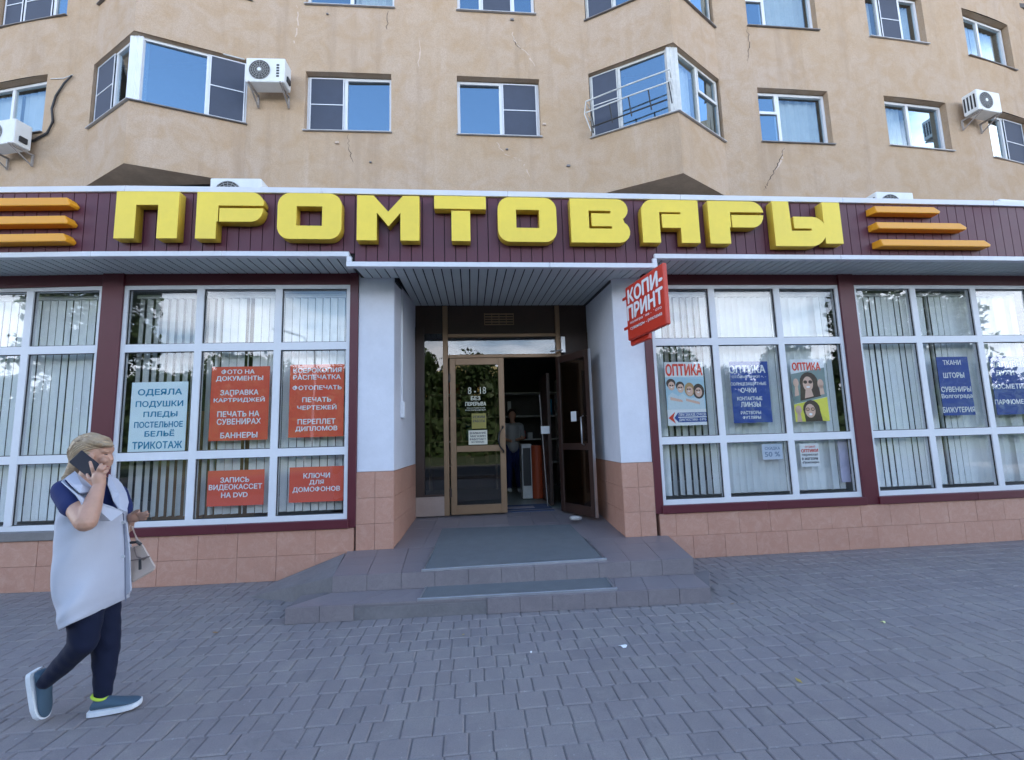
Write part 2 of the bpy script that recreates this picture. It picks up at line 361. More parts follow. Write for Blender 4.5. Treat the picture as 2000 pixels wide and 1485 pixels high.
# ------------------------------------------------------------------ entrance steps
st = thing('entrance_steps', 'two low grey tiled steps up to the shop entrance', 'steps', (0.4,4.6,0))
def tiles_strip(parent, name, a, b, n, w, h, norm, up, matl, mesh_gap=0.006, t=0.012):
    pass
def quad_tiles(parent, name, A, B, C_, D_, nu, nv, matl, up=(0,0,1), gap=0.0035, th=0.012, jit=0.0, skip=None):
    """tiles as slabs laid over the quad A B C D (A-B along u, A-D along v)"""
    A, B, C_, D_ = map(Vector, (A, B, C_, D_)); up = Vector(up)
    def Q(u, v): return (A*(1-u)+B*u)*(1-v)+(D_*(1-u)+C_*u)*v
    lu, lv = (B-A).length, (D_-A).length; gu, gv = gap/max(lu, .01)/1, gap/max(lv, .01)
    for i in range(nu):
        for j in range(nv):
            if skip and skip(i, j): continue
            u0, u1, v0, v1 = i/nu+gu/2, (i+1)/nu-gu/2, j/nv+gv/2, (j+1)/nv-gv/2
            o_ = up*(th+random.uniform(-.0008,.0008)); m = MB()
            c = [Q(u0,v0),Q(u1,v0),Q(u1,v1),Q(u0,v1)]; m.hexa(c+[p+o_ for p in c]); obj(name, m, matl, parent)
# concrete core
mb = MB()
def poly_prism(mb, pts, z0, z1):
    n = len(pts); i = len(mb.v); mb.v += [(p[0],p[1],z0) for p in pts]+[(p[0],p[1],z1) for p in pts]
    mb.f.append(tuple(range(i, i+n))[::-1]); mb.t.append(.5); mb.f.append(tuple(range(i+n, i+2*n))); mb.t.append(.5)
    for k in range(n): mb.f.append((i+k, i+(k+1)%n, i+n+(k+1)%n, i+n+k)); mb.t.append(.5)
YW = D-0.03
LBL, LBR = Vector((-1.40, YW, Zl)), Vector((2.28, YW, Zl))
poly_prism(mb, [LAND_L, LAND_R, LBR, LBL], -0.02, Zl-0.012); obj('landing', mb, STEPG, st)
SBL, SBR = gnd(588,1161,Zs), Vector((STEP_R.x-0.02, STEP_R.y+0.5, Zs))
SBR = Vector((LAND_R.x+0.22, LAND_R.y+0.12, Zs))
mb = MB(); poly_prism(mb, [STEP_L, STEP_R, SBR, LAND_R+Vector((0,0.06,0)), LAND_L+Vector((0,0.06,0)), SBL], -0.02, Zs-0.012); obj('step', mb, STEPG, st)
def setz(v, z): return Vector((v[0], v[1], z))
# floor tiles on the landing: in front of the pillars, then in the porch
ARC = (-0.895, 1.775); DOORO = 1.35; ZD = 0.395
PB = D+DOORO
quad_tiles(st, 'floor_tile', setz(LAND_L, Zl-.012), setz(LAND_R, Zl-.012), setz(LBR, Zl-.012), setz(LBL, Zl-.012), 11, 3, STEPT)
pf0, pf1 = Vector((ARC[0]-.02, YW, Zl-.012)), Vector((ARC[1]+.02, YW, Zl-.012))
pb0, pb1 = Vector((-0.81, PB+0.2, ZD-.012)), Vector((1.80, PB+0.2, ZD-.012))
mb = MB(); mb.hexa([setz(pf0,0),setz(pf1,0),setz(pb1,0),setz(pb0,0),pf0-Vector((0,0,.002)),pf1-Vector((0,0,.002)),pb1-Vector((0,0,.002)),pb0-Vector((0,0,.002))]); obj('porch_floor', mb, STEPG, st)
quad_tiles(st, 'floor_tile', pf0, pf1, pb1, pb0, 8, 4, STEPT)
out = Vector((0,-1,0))
quad_tiles(st, 'riser_tile', setz(LAND_L,Zs), setz(LAND_R,Zs), setz(LAND_R,Zl-.002), setz(LAND_L,Zl-.002), 11, 1, STEPT, up=(0,-1,0))
quad_tiles(st, 'step_tile', setz(STEP_L,Zs-.012), setz(STEP_R,Zs-.012), setz(LAND_R,Zs-.012), setz(LAND_L,Zs-.012), 13, 1, STEPT)
quad_tiles(st, 'riser_tile', setz(STEP_L,0), setz(STEP_R,0), setz(STEP_R,Zs-.002), setz(STEP_L,Zs-.002), 13, 1, STEPT, up=(0,-1,0), skip=lambda i, j: i in (2,3,4,5))
rd = (LBR-LAND_R).normalized().cross(Vector((0,0,1)))
quad_tiles(st, 'riser_tile', setz(LAND_R,0), setz(LBR,0), setz(LBR,Zl-.002), setz(LAND_R,Zl-.002), 4, 1, STEPT, up=rd)
mb = MB(); mb.hexa([setz(STEP_L,-.01)+Vector((.0,-.0,0)), setz(STEP_L.lerp(STEP_R,6/13),-.01), setz(STEP_L.lerp(STEP_R,6/13),-.01)+Vector((0,.05,0)), setz(STEP_L,-.01)+Vector((0,.05,0))]+
 [setz(STEP_L.lerp(STEP_R,2/13),.1)+Vector((.01,-.005,0)), setz(STEP_L.lerp(STEP_R,6/13),.1)+Vector((-.01,-.005,0)), setz(STEP_L.lerp(STEP_R,6/13),.1)+Vector((-.01,.05,0)), setz(STEP_L.lerp(STEP_R,2/13),.1)+Vector((0,.05,0))])
obj('cement_patch', mb, CONC, st)
# ramp left of the steps
rp = MB(); a, b_ = Vector((-2.15, 5.42, 0.0)), Vector((-2.2, 4.95, 0.0)); e = SBL.lerp(LAND_L, .4)
lt = Vector((LBL.x-.01, 5.42, Zl-.01)); le = Vector((LAND_L.x-.005, LAND_L.y+.02, Zl-.015))
rp.face([b_, le, lt, a]); rp.face([setz(b_,-.02), setz(le,-.02), le, b_]); rp.face([setz(le,-.02), setz(lt,-.02), lt, le]); rp.face([setz(lt,-.02), setz(a,-.02), a, lt]); rp.face([setz(a,-.02), setz(b_,-.02), b_, a])
tag(obj('cement_ramp', rp, CONC), 'grey cement ramp sloping down along the wall left of the entrance steps', 'ramp')
# mats
def mat_thing(pts, z, label, edge_back):
    q = [setz(p, z) for p in pts]      # back-left, back-right, front-right, front-left
    r = thing('door_mat', label, 'mat', (q[0]+q[2])/2, 'rubber mats at the entrance')
    m = MB(); m.hexa([q[3],q[2],q[1],q[0]]+[p+Vector((0,0,.009)) for p in (q[3],q[2],q[1],q[0])]); obj('rubber_sheet', m, MAT_RUB, r)
    m = MB(); m.bar(q[3]+Vector((-.02,-.012,.006)), q[2]+Vector((.02,-.012,.006)), .028, .024); 
    obj('metal_edge', m, METAL, r, bevel=.003)
    m = MB(); m.bar(q[3]+Vector((0,0,.008)), q[0]+Vector((0,0,.008)), .014, .01); obj('metal_edge', m, METAL, r)
    m = MB(); m.bar(q[2]+Vector((0,0,.008)), q[1]+Vector((0,0,.008)), .014, .01); obj('metal_edge', m, METAL, r)
    if edge_back: m = MB(); m.bar(q[0]+Vector((-.01,0,.008)), q[1]+Vector((.01,0,.008)), .014, .012); obj('metal_edge', m, METAL, r)
fl, fr = gnd(828,1115,Zl), gnd(1180,1093,Zl); bl, br = gnd(862,1034,Zl), gnd(1115,1024,Zl)
def on_line(p, q):
    lo, hi = 0.0, 1.0
    for _ in range(40):
        t_ = (lo+hi)/2; g = gnd(p[0]+(q[0]-p[0])*t_, p[1]+(q[1]-p[1])*t_, Zl)
        if g.y < YW: lo = t_
        else: hi = t_
    return g
ml, mr = on_line((826,1117), (866,1034)), on_line((1182,1094), (1112,1024))
mat_thing([ml, mr, fr, fl], Zl+.001, 'large grey rubber mat on the landing in front of the open door', False)
mt0 = [o for o in C.objects if o.name.startswith('door_mat')][0]
def porch(px, py):
    z = Zl
    for _ in range(12): g = gnd(px, py, z); z = Zl+(ZD-Zl)*max(0, g.y-YW)/(PB+.2-YW)
    return gnd(px, py, z)
m = MB(); q = [setz(ml, Zl+.001)+Vector((0,.001,0)), setz(mr, Zl+.001)+Vector((0,.001,0)), porch(1113,1026)+Vector((0,0,.001)), porch(864,1034)+Vector((0,0,.001))]
m.hexa(q+[p+Vector((0,0,.009)) for p in q]); obj('rubber_sheet', m, MAT_RUB, mt0)
mat_thing([gnd(833,1147,Zs), gnd(1182,1127,Zs), gnd(1200,1151,Zs), gnd(820,1172,Zs)], Zs+.001, 'narrow grey rubber mat with metal edging on the lower step', True)
# ------------------------------------------------------------------ shop front
sf = thing('ground_floor_shop', 'ground floor shop front with maroon frames, white glazing and terracotta tile plinth', 'building', (0.4,5.5,0))
ZT, Z1, Z2, ZB = 3.34, 2.605, 1.383, 0.622; ZSOF = 3.487
BAYS = [(-9.7,-8.75,-7.8,-6.88), (-6.66,-5.83,-5.0,-4.187), (-3.956,-3.11,-2.231,-1.407), (2.258,3.082,3.965,4.819), (5.029,5.89,6.785,7.66), (7.87,8.8,9.7,10.6)]
pn = MB()
for bi, (xl, xa, xb, xr) in enumerate(BAYS):
    f = MB(); w = 0.045
    f.fbox(xl, xl+w, ZB, ZT, -.03, .04); f.fbox(xr-w, xr, ZB, ZT, -.03, .04)
    f.fbox(xl+w, xr-w, ZT-w, ZT, -.03, .04); f.fbox(xl+w, xr-w, ZB, ZB+.06, -.03, .04)
    fr_ = obj('display_window', f, WHITE, sf)
    for X in (xa, xb):
        m = MB(); m.fbox(X-.04, X+.04, ZB+.06, ZT-w, -.028, .038); obj('mullion', m, WHITE, fr_)
    xs = [xl+w, xa-.04, xa+.04, xb-.04, xb+.04, xr-w]
    for k in range(3):
        for Z in (Z1, Z2):
            m = MB(); m.fbox(xs[2*k], xs[2*k+1], Z-.045, Z+.045, -.027, .037); obj('transom', m, WHITE, fr_)
        zs = [ZB+.06, Z2-.045, Z2+.045, Z1-.045, Z1+.045, ZT-w]
        for j in range(3):
            gx0, gx1, gz0, gz1 = xs[2*k], xs[2*k+1], zs[2*j], zs[2*j+1]
            dx = random.uniform(-.004,.004); dz = random.uniform(-.004,.004)
            m = MB(); m.hexa([P(gx0,.002,gz0),P(gx1,.002+dx,gz0),P(gx1,.008+dx,gz0),P(gx0,.008,gz0),P(gx0,.002+dz,gz1),P(gx1,.002+dz+dx,gz1),P(gx1,.008+dz+dx,gz1),P(gx0,.008+dz,gz1)])
            obj('pane', m, GLASS, fr_)
            g = MB()
            for (a, b, c, d) in ((gx0,gx0+.008,gz0,gz1),(gx1-.008,gx1,gz0,gz1),(gx0+.008,gx1-.008,gz0,gz0+.008),(gx0+.008,gx1-.008,gz1-.008,gz1)): g.fbox(a, b, c, d, -.012, .0)
            for q in range(len(g.f)): pn.f.append(tuple(v+len(pn.v) for v in g.f[q])); pn.t.append(.5)
            pn.v += g.v
    m = MB(); m.fbox(xl-.02, xr+.02, ZB-.095, ZB-.001, -.085, .05); obj('window_ledge', m, SILLG if bi < 2 else MAROON2, sf, bevel=.006)
    m = MB(); m.fbox(xl-.02, xr+.02, ZT+.001, ZSOF, -.035, .05); obj('header_panel', m, MAROON2, sf)
obj('gasket', pn, DMET, sf, kind='stuff')
for a, b in ((-6.88,-6.66), (-4.187,-3.956), (4.819,5.029), (7.66,7.87)):
    m = MB(); m.fbox(a, b, ZB-.095, ZSOF, -.06, .06); obj('maroon_post', m, MAROON2, sf, bevel=.004)
for a, b in ((-1.407,-1.312), (2.16,2.258)):
    m = MB(); m.fbox(a, b, ZB-.095, ZSOF, -.055, .06); obj('maroon_post', m, MAROON2, sf, bevel=.004)
# plinth tiles
def front_tiles(parent, X0, X1, Z0, Z1, o, nw, nh, mt=TILE, stag=0.0):
    w = (X1-X0)/nw; h = (Z1-Z0)/nh
    for j in range(nh):
        s = -(w*stag) if j % 2 else 0; x = X0+s
        while x < X1-.01:
            a, b = max(x, X0), min(x+w, X1); x += w
            if b-a < .03: continue
            m = MB(); dd = random.uniform(-.0015,.0015); g = .002; z0, z1 = Z0+j*h+g, Z0+(j+1)*h-g
            m.hexa([P(a+g,o+dd,z0),P(b-g,o+dd,z0),P(b-g,o+.012,z0),P(a+g,o+.012,z0),P(a+g,o+dd,z1),P(b-g,o+dd,z1),P(b-g,o+.012,z1),P(a+g,o+.012,z1)])
            obj('plinth_tile', m, mt, parent)
for a, b in ((-9.7,-1.33), (2.2,10.6)):
    m = MB(); m.fbox(a, b, -.05, ZB-.096, -.045, .2); obj('plinth', m, GROUT, sf)
front_tiles(sf, -6.7, -1.33, 0.0, ZB-.098, -.052, 13, 2); front_tiles(sf, 2.2, 8.1, 0.0, ZB-.098, -.052, 15, 2, stag=.5)
# pillars
def side_tiles(parent, x0, y0, x1, y1, Z0, Z1, nw, nh, up):
    quad_tiles(parent, 'pillar_tile', (x0,y0,Z0), (x1,y1,Z0), (x1,y1,Z1), (x0,y0,Z1), nw, nh, TILE, up=up, gap=.004, th=.01)
ZP = 1.135
SB = ((-0.812, 1.80))
for side, (xo, xi, xbk, lab) in enumerate(((-1.312, -0.895, -0.812, 'white plastered entrance pillar with terracotta tile base, left of the door'), (2.16, 1.775, 1.80, 'white plastered entrance pillar with terracotta tile base, behind the red hanging sign'))):
    r = thing('entrance_pillar', lab, 'pillar', ((xo+xi)/2, 5.6, Zl), 'pillars flanking the entrance')
    f0 = D-0.04; m = MB()
    c = [Vector((xo,f0,0)),Vector((xi,f0,0)),Vector((xbk,PB,0)),Vector((xo,PB,0))]
    if side: c = c[::-1]
    m.hexa([setz(p,ZP) for p in c]+[setz(p,ZSOF) for p in c]); obj('plaster_shaft', m, PILL, r, bevel=.006)
    m = MB(); s = .006 if side == 0 else -.006
    c2 = [Vector((xo,f0+.004,0)),Vector((xi-s,f0+.004,0)),Vector((xbk-s,PB-.003,0)),Vector((xo,PB-.003,0))]
    if side: c2 = c2[::-1]
    m.hexa([setz(p,.0) for p in c2]+[setz(p,ZP-.001) for p in c2]); obj('tile_core', m, GROUT, r)
    q = [(xo,f0-.002),(xi,f0-.002)] if side == 0 else [(xi,f0-.002),(xo,f0-.002)]
    quad_tiles(r, 'pillar_tile', (q[0][0],q[0][1]+.004,Zl), (q[1][0],q[1][1]+.004,Zl), (q[1][0],q[1][1]+.004,ZP-.004), (q[0][0],q[0][1]+.004,ZP-.004), 2, 3, TILE, up=(0,-1,0), gap=.004, th=.01)
    nx = Vector((1,0,0)) if side == 0 else Vector((-1,0,0))
    side_tiles(r, xi-s, f0+.002, xbk-s, PB-.003, Zl+.02, ZP-.004, 4, 3, nx)
# interior of the shop
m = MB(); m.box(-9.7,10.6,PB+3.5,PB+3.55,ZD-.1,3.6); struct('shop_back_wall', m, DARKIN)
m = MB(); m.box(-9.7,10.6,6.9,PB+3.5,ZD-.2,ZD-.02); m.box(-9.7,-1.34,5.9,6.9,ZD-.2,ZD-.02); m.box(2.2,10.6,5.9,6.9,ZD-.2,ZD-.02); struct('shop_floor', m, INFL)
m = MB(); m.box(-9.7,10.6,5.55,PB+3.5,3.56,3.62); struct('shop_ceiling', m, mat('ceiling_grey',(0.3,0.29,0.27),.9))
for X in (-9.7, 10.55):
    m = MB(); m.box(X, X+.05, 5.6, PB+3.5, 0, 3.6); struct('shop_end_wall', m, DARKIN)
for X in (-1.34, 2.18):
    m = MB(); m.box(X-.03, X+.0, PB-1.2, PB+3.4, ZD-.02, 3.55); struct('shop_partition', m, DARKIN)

# ------------------------------------------------------------------ entrance glazing and doors
def dw(px, py): return at(px, py, DOORO)
def dbox(mb, x0, x1, z0, z1, y0=-.04, y1=.04): mb.box(x0, x1, PB+y0, PB+y1, z0, z1)
ZL_ = ZD
jl = dw(873,850)[0]; dl0 = dw(880,850)[0]; dl1 = dw(987,850)[0]; jr = dw(1092,850)[0]; ztr = dw(960,697)[1]; ztt = dw(960,657)[1]
m = MB(); dbox(m, SB[0], SB[1], ztt+.04, ZSOF, .0, .06); pt = obj('door_header', m, BROWND, sf)
vent = MB(); vx0, vz1 = dw(946,614); vx1, vz0 = dw(1003,634)
for k in range(5):
    z = vz0+(vz1-vz0)*k/4; vent.box(vx0, vx1, PB-.012, PB-.001, z-.008, z+.008)
for k in range(5):
    x = vx0+(vx1-vx0)*k/4; vent.box(x-.006, x+.006, PB-.014, PB-.0125, vz0-.01, vz1+.01)
obj('vent_grille', vent, BROWN, pt)
fr0 = MB(); xl = SB[0]
for x0, x1 in ((jl-.045, jl+.03), (jr-.0, jr+.07)): dbox(fr0, x0, x1, ZL_, ZSOF-.02, -.05, .05)
for z in (ztt, ztr): dbox(fr0, jl+.03, jr, z-.02, z+.03, -.045, .045)
df = obj('door_frame', fr0, BROWN, sf, bevel=.004)
m = MB(); dbox(m, jl+.03, jr, ztr+.03, ztt-.02, -.004, .004); obj('transom_pane', m, GLASS, df)
# left sidelight
m = MB(); zsl = dw(850,970)[1]; zst = dw(850,640)[1]
dbox(m, SB[0], SB[0]+.13, zsl, zst, -.04, .04); dbox(m, SB[0]+.13, jl-.045, zsl, zsl+.03, -.035, .035); sd_ = obj('sidelight', m, BROWND, sf)
m = MB(); dbox(m, SB[0]+.13, jl-.045, zsl+.03, zst, -.004, .004); obj('pane', m, GLASSD, sd_)
m = MB(); dbox(m, SB[0], jl-.045, ZL_, zsl-.002, -.05, .04); obj('lower_panel', m, BEIGEP, sd_)
m = MB(); dbox(m, SB[0], jl-.045, zst, ztt+.04, -.02, .04); obj('upper_panel', m, BROWND, sd_)
# right sidelight (dark wood)
m = MB(); dbox(m, jr+.07, SB[1], ZL_, ztt+.04, -.02, .04); obj('brown_panel', m, BROWND, sf)
# left leaf, closed
def leaf(name_parent, W, H, fr, gl, label=None):
    m = MB(); z2 = H*0.41; s = .085
    m.box(0, s, -.022, .022, 0, H); m.box(W-s, W, -.022, .022, 0, H)
    m.box(s, W-s, -.021, .021, 0, .13); m.box(s, W-s, -.021, .021, H-.1, H); m.box(s, W-s, -.021, .021, z2-.045, z2+.045)
    me = m.mesh('door_leaf', fr); o = link('door_leaf', me, name_parent)
    for z0, z1 in ((.13, z2-.045), (z2+.045, H-.1)):
        g = MB(); g.box(s, W-s, -.004, .004, z0, z1); link('pane', g.mesh('pane', gl), o)
    b = o.modifiers.new('bevel', 'BEVEL'); b.width = .004; b.segments = 1
    return o
H = ztr-.02-ZL_-.012; Wd = dl1-dl0
lf = leaf(sf, Wd, H, BROWN, GLASSD); lf.location = Vector((dl0, PB-.03, ZL_+.006))-sf.location
hd = MB(); hd.tube([(Wd-.04,-.03,.86),(Wd-.04,-.075,.88),(Wd-.09,-.09,.95),(Wd-.11,-.09,1.05),(Wd-.09,-.09,1.15),(Wd-.04,-.075,1.22),(Wd-.04,-.03,1.24)], .012); link('handle', hd.mesh('handle', DMET, smooth=True), lf)
hg = MB()
for z in (.25, H-.35): hg.box(-.018, .012, -.035, -.02, z, z+.12)
link('hinge', hg.mesh('hinge', BROWND), lf)
# right leaf, swung out
hb = Vector((jr-.005, PB-.05, ZL_)); fe = gnd(1157,1023,Zl+.03)
dv = Vector((fe.x-hb.x, fe.y-hb.y, 0)); ang = math.atan2(dv.y, dv.x)
rl = leaf(sf, min(max(dv.length, .75), .95), H, BROWND, GLASSD); rl.location = hb-sf.location; rl.rotation_euler = (0, 0, ang)
Wr = min(max(dv.length, .75), .95)
ht = MB(); ht.tube([(Wr-.15,-.03,.95),(Wr-.15,-.07,.97),(Wr-.15,-.07,1.33),(Wr-.15,-.03,1.35)], .01); ht.tube([(Wr-.15,.03,.95),(Wr-.15,.07,.97),(Wr-.15,.07,1.33),(Wr-.15,.03,1.35)], .01); link('handle', ht.mesh('handle', METAL, smooth=True), rl)
m = MB(); m.box(Wr, Wr+.012, -.02, .02, 0, H); link('edge_strip', m.mesh('edge_strip', METAL), rl)
m = MB(); m.box(Wr-.42, Wr-.30, -.0285, -.0265, 1.28, 1.42); link('paper_notice', m.mesh('paper_notice', PWHITE), rl)
# closer arm
cl = MB(); cx0, cz0 = dw(1097,676); cl.box(cx0-.03, cx0+.03, PB-.12, PB-.05, cz0-.12, cz0+.12); cl.bar((cx0, PB-.1, cz0-.08), (cx0-.22, PB-.25, cz0-.13), .02); obj('door_closer', cl, METAL, df)
# inner glass door with steel poles
iv = thing('inner_door', 'inner glass door with steel edge standing open behind the entrance', 'door', (jr-.12, PB+.4, ZD))
m = MB(); m.bar((jr-.14, PB+.45, ZD), (jr-.20, PB+.5, ZD+1.75), .012); obj('steel_pole', m, BRK, iv)
m = MB(); m.box(jr-.20, jr-.06, PB+.47, PB+.475, ZD+1.12, ZD+1.24); obj('notice', m, PWHITE, iv)
m = MB(); m.box(jr-.08, jr-.03, PB+.5, PB+1.3, ZD, ZD+2.1); obj('door_edge', m, BROWND, iv)
# notices and lettering on the closed leaf
def notice(name, pxb, off, matl, label, cat, lines=(), tmat=None, group=None, lw=.006):
    """pxb: left, top, right, bottom at depth off; lines: (text, l, t, r, b, bold)"""
    x0, z1 = at(pxb[0], pxb[1], off); x1, z0 = at(pxb[2], pxb[3], off)
    r = thing(name, label, cat, P((x0+x1)/2, off, z0), group)
    m = MB(); m.hexa([P(x0,off,z0),P(x1,off,z0),P(x1,off+.002,z0),P(x0,off+.002,z0),P(x0,off,z1),P(x1,off,z1),P(x1,off+.002,z1),P(x0,off+.002,z1)]); obj('sheet', m, matl, r)
    by = {}
    for ln in lines:
        s, l, t_, rr, b = ln[:5]; mt = ln[5] if len(ln) > 5 else tmat; bold = ln[6] if len(ln) > 6 else .028
        by.setdefault(mt.name, (mt, MB()))
        # a horizontal line whose ends sit where the print sits
        xa, za = at(l, (t_+b)/2, off); xb_, zb_ = at(rr, (t_+b)/2, off); hz = (at(l, t_, off)[1]-at(l, b, off)[1]); zc_ = at((l+rr)/2, (t_+b)/2, off)[1]
        put_text(by[mt.name][1], s, lambda u, v, xa=xa, xb_=xb_, hz=hz, zc_=zc_: P(xa+(xb_-xa)*u, off-.0015, zc_+(v-.5)*hz), bold)
    for mt, q in by.values(): obj('lettering', q, mt, r)
    return r, (x0, x1, z0, z1)
CR = flatc('print_cream', (0.75,0.72,0.6)); DKP = flatc('print_dark', (0.06,0.06,0.07))
of = DOORO-.058
notice('paper_notice', (915,841,952,868), of, CR, 'cream paper notice taped low on the closed glass door', 'notice', [('ВНИМАНИЕ', 918,844,949,848), ('МАГАЗИН', 919,850,948,854), ('РАБОТАЕТ', 918,856,949,860), ('БЕЗ ПЕРЕРЫВА', 921,862,946,865)], DKP)
notice('paper_notice', (921,808,950,837), of, flatc('yellow_paper', (0.32,0.27,0.06)), 'faded yellow paper notice above the cream one on the glass door', 'notice', [('РЕЖИМ', 924,812,947,817), ('РАБОТЫ', 924,820,947,825)], DKP)
dm = MB()
for s, l, t_, r_, b, bo in (('8 - 18', 914,756,949,770,.0), ('БЕЗ', 920,774,938,782,.03), ('ПЕРЕРЫВА', 909,785,949,793,.03), ('ВЫХОДНОЙ', 912,795,947,799,.01), ('ВОСКРЕСЕНЬЕ', 909,799.5,949,803,.01)):
    xa, za = at(l, b, of); xb_, zb_ = at(r_, t_, of)
    put_text(dm, s, lambda u, v, xa=xa, xb_=xb_, za=za, zb_=zb_: P(xa+(xb_-xa)*u, of, za+(zb_-za)*v), bo)
dmo = obj('door_lettering', dm, CR, sf)
# things inside the doorway
cab = thing('display_cabinet', 'pale upright cabinet standing inside the dark doorway', 'cabinet', (jr-.33, PB+1.5, ZD)); m = MB(); m.box(jr-.42, jr-.25, PB+1.4, PB+1.8, ZD, ZD+.95); obj('cabinet_body', m, WHITEO, cab); m = MB(); m.box(jr-.405, jr-.265, PB+1.395, PB+1.4, ZD+.22, ZD+.88); obj('cabinet_front', m, DMET, cab)
m = MB(); m.tube([(jr-.14, PB+1.45, ZD), (jr-.14, PB+1.45, ZD+.92)], .11, 16); tag(obj('litter_bin', m, flatc('orange_red', (0.40,0.06,0.015)), smooth=False), 'tall orange bin beside the cabinet inside the doorway', 'bin')
m = MB(); m.box(dl1-.05, jr-.1, PB-.0+.06, PB+.75, ZD-.018, ZD-.004); tag(obj('door_rug', m, flatc('blue_rug', (0.07,0.09,0.16), .95)), 'blue patterned rug just inside the open door', 'rug')
m = MB(); m.box(dl1+.02, dl1+.45, PB+.35, PB+.55, ZD-.0035, ZD-.001); obj('rug_emblem', m, flatc('pale_print', (0.35,0.3,0.33), .95)); bpy.data.objects['rug_emblem'].parent = bpy.data.objects['door_rug']; bpy.data.objects['rug_emblem'].location -= bpy.data.objects['door_rug'].location
sh = thing('shop_shelf', 'dark shelving with white goods at the back of the shop interior', 'shelf', (.6, PB+3.1, ZD))
for z in (.5, 1.0, 1.5, 2.0):
    m = MB(); m.box(-.9, 1.9, PB+3.0, PB+3.4, ZD+z, ZD+z+.03); obj('shelf_board', m, WHITEO, sh)
for x in (-.9, .5, 1.87):
    m = MB(); m.box(x, x+.03, PB+3.0, PB+3.4, ZD, ZD+2.3); obj('upright', m, WHITEO, sh)
for k in range(22):
    m = MB(); x = random.uniform(-.8, 1.7); z = random.choice((.53, 1.03, 1.53, 2.03)); w_ = random.uniform(.06,.16); m.box(x, x+w_, PB+3.05, PB+3.2, ZD+z, ZD+z+random.uniform(.12,.35)); obj('goods', m, random.choice((WHITEO, CURT, CYT, PRED, BEIGEP)), sh)
m = MB(); x, z = dw(1125,1008); g_ = gnd(1125,1017,ZD-.03)
ico = bmesh.new(); bmesh.ops.create_icosphere(ico, subdivisions=2, radius=1)
for v in ico.verts: v.co *= 1+random.uniform(-.12,.12)
for v in ico.verts: m.v.append((g_.x+v.co.x*.085, g_.y+v.co.y*.06, g_.z+.03+max(v.co.z,-.6)*.035))
for f in ico.faces: m.f.append(tuple(v.index for v in f.verts)); m.t.append(.5)
tag(obj('door_stone', m, mat('pale_stone', (0.45,0.44,0.42), .9)), 'pale flat stone holding the dark door leaf open', 'stone')

# ------------------------------------------------------------------ blinds
# behind each pane: (turn of slats in degrees, colour factor)
TURN = [(12,12,12), (3,0,-4), (84,58,14), (-66,-38,-12), (2,-10,-24), (-15,-15,-15)]
slat_mesh = {}
def slat_me(h):
    k = round(h, 2)
    if k not in slat_mesh:
        m = MB(); n = 4; R_ = .009
        for i in range(n):
            a, b = -.038+.076*i/n, -.038+.076*(i+1)/n; ya, yb = R_*math.cos(a/.038*1.57), R_*math.cos(b/.038*1.57)
            m.hexa([(a,ya,0),(b,yb,0),(b,yb+.0012,0),(a,ya+.0012,0),(a,ya,h),(b,yb,h),(b,yb+.0012,h),(a,ya+.0012,h)])
        slat_mesh[k] = m.mesh('slat', BLIND)
    return slat_mesh[k]
LAB = ['pale vertical blinds in the shop window left of the frame edge', 'pale closed vertical blinds in the leftmost shop window, behind the woman', 'vertical blinds turned edge-on behind the blue and red posters left of the entrance', 'vertical blinds hanging behind the optics posters right of the entrance', 'vertical blinds in the rightmost shop window behind the navy posters', 'pale vertical blinds in the window beyond the right edge']
for bi, (xl, xa, xb, xr) in enumerate(BAYS):
    if bi in (0, 5): pass
    r = thing('vertical_blind', LAB[bi], 'blinds', P((xl+xr)/2, .16, ZB), 'vertical blinds in the shop windows')
    m = MB(); m.fbox(xl+.03, xr-.03, ZT-.1, ZT-.06, .13, .17); obj('head_rail', m, WHITEO, r)
    x = xl+.08; rg = random.Random(bi)
    while x < xr-.05:
        k = 0 if x < xa else 1 if x < xb else 2; turn = TURN[bi][k]+rg.uniform(-9,9)
        if bi == 2 and k == 1: turn = 80 if x < xa+.15 else (35 if x < xa+.5 else 12)
        if bi == 3 and rg.random() < .2: turn = -12
        if bi == 4 and k > 0 and rg.random() < .18: turn = 70
        if rg.random() < (.06 if bi < 3 else .16): turn *= 3.2
        o = link('slat', slat_me(ZT-.1-(ZB+.08)), r, P(x, .16, ZB+.08)-r.location); o.rotation_euler = (0, 0, math.radians(turn))
        x += .089

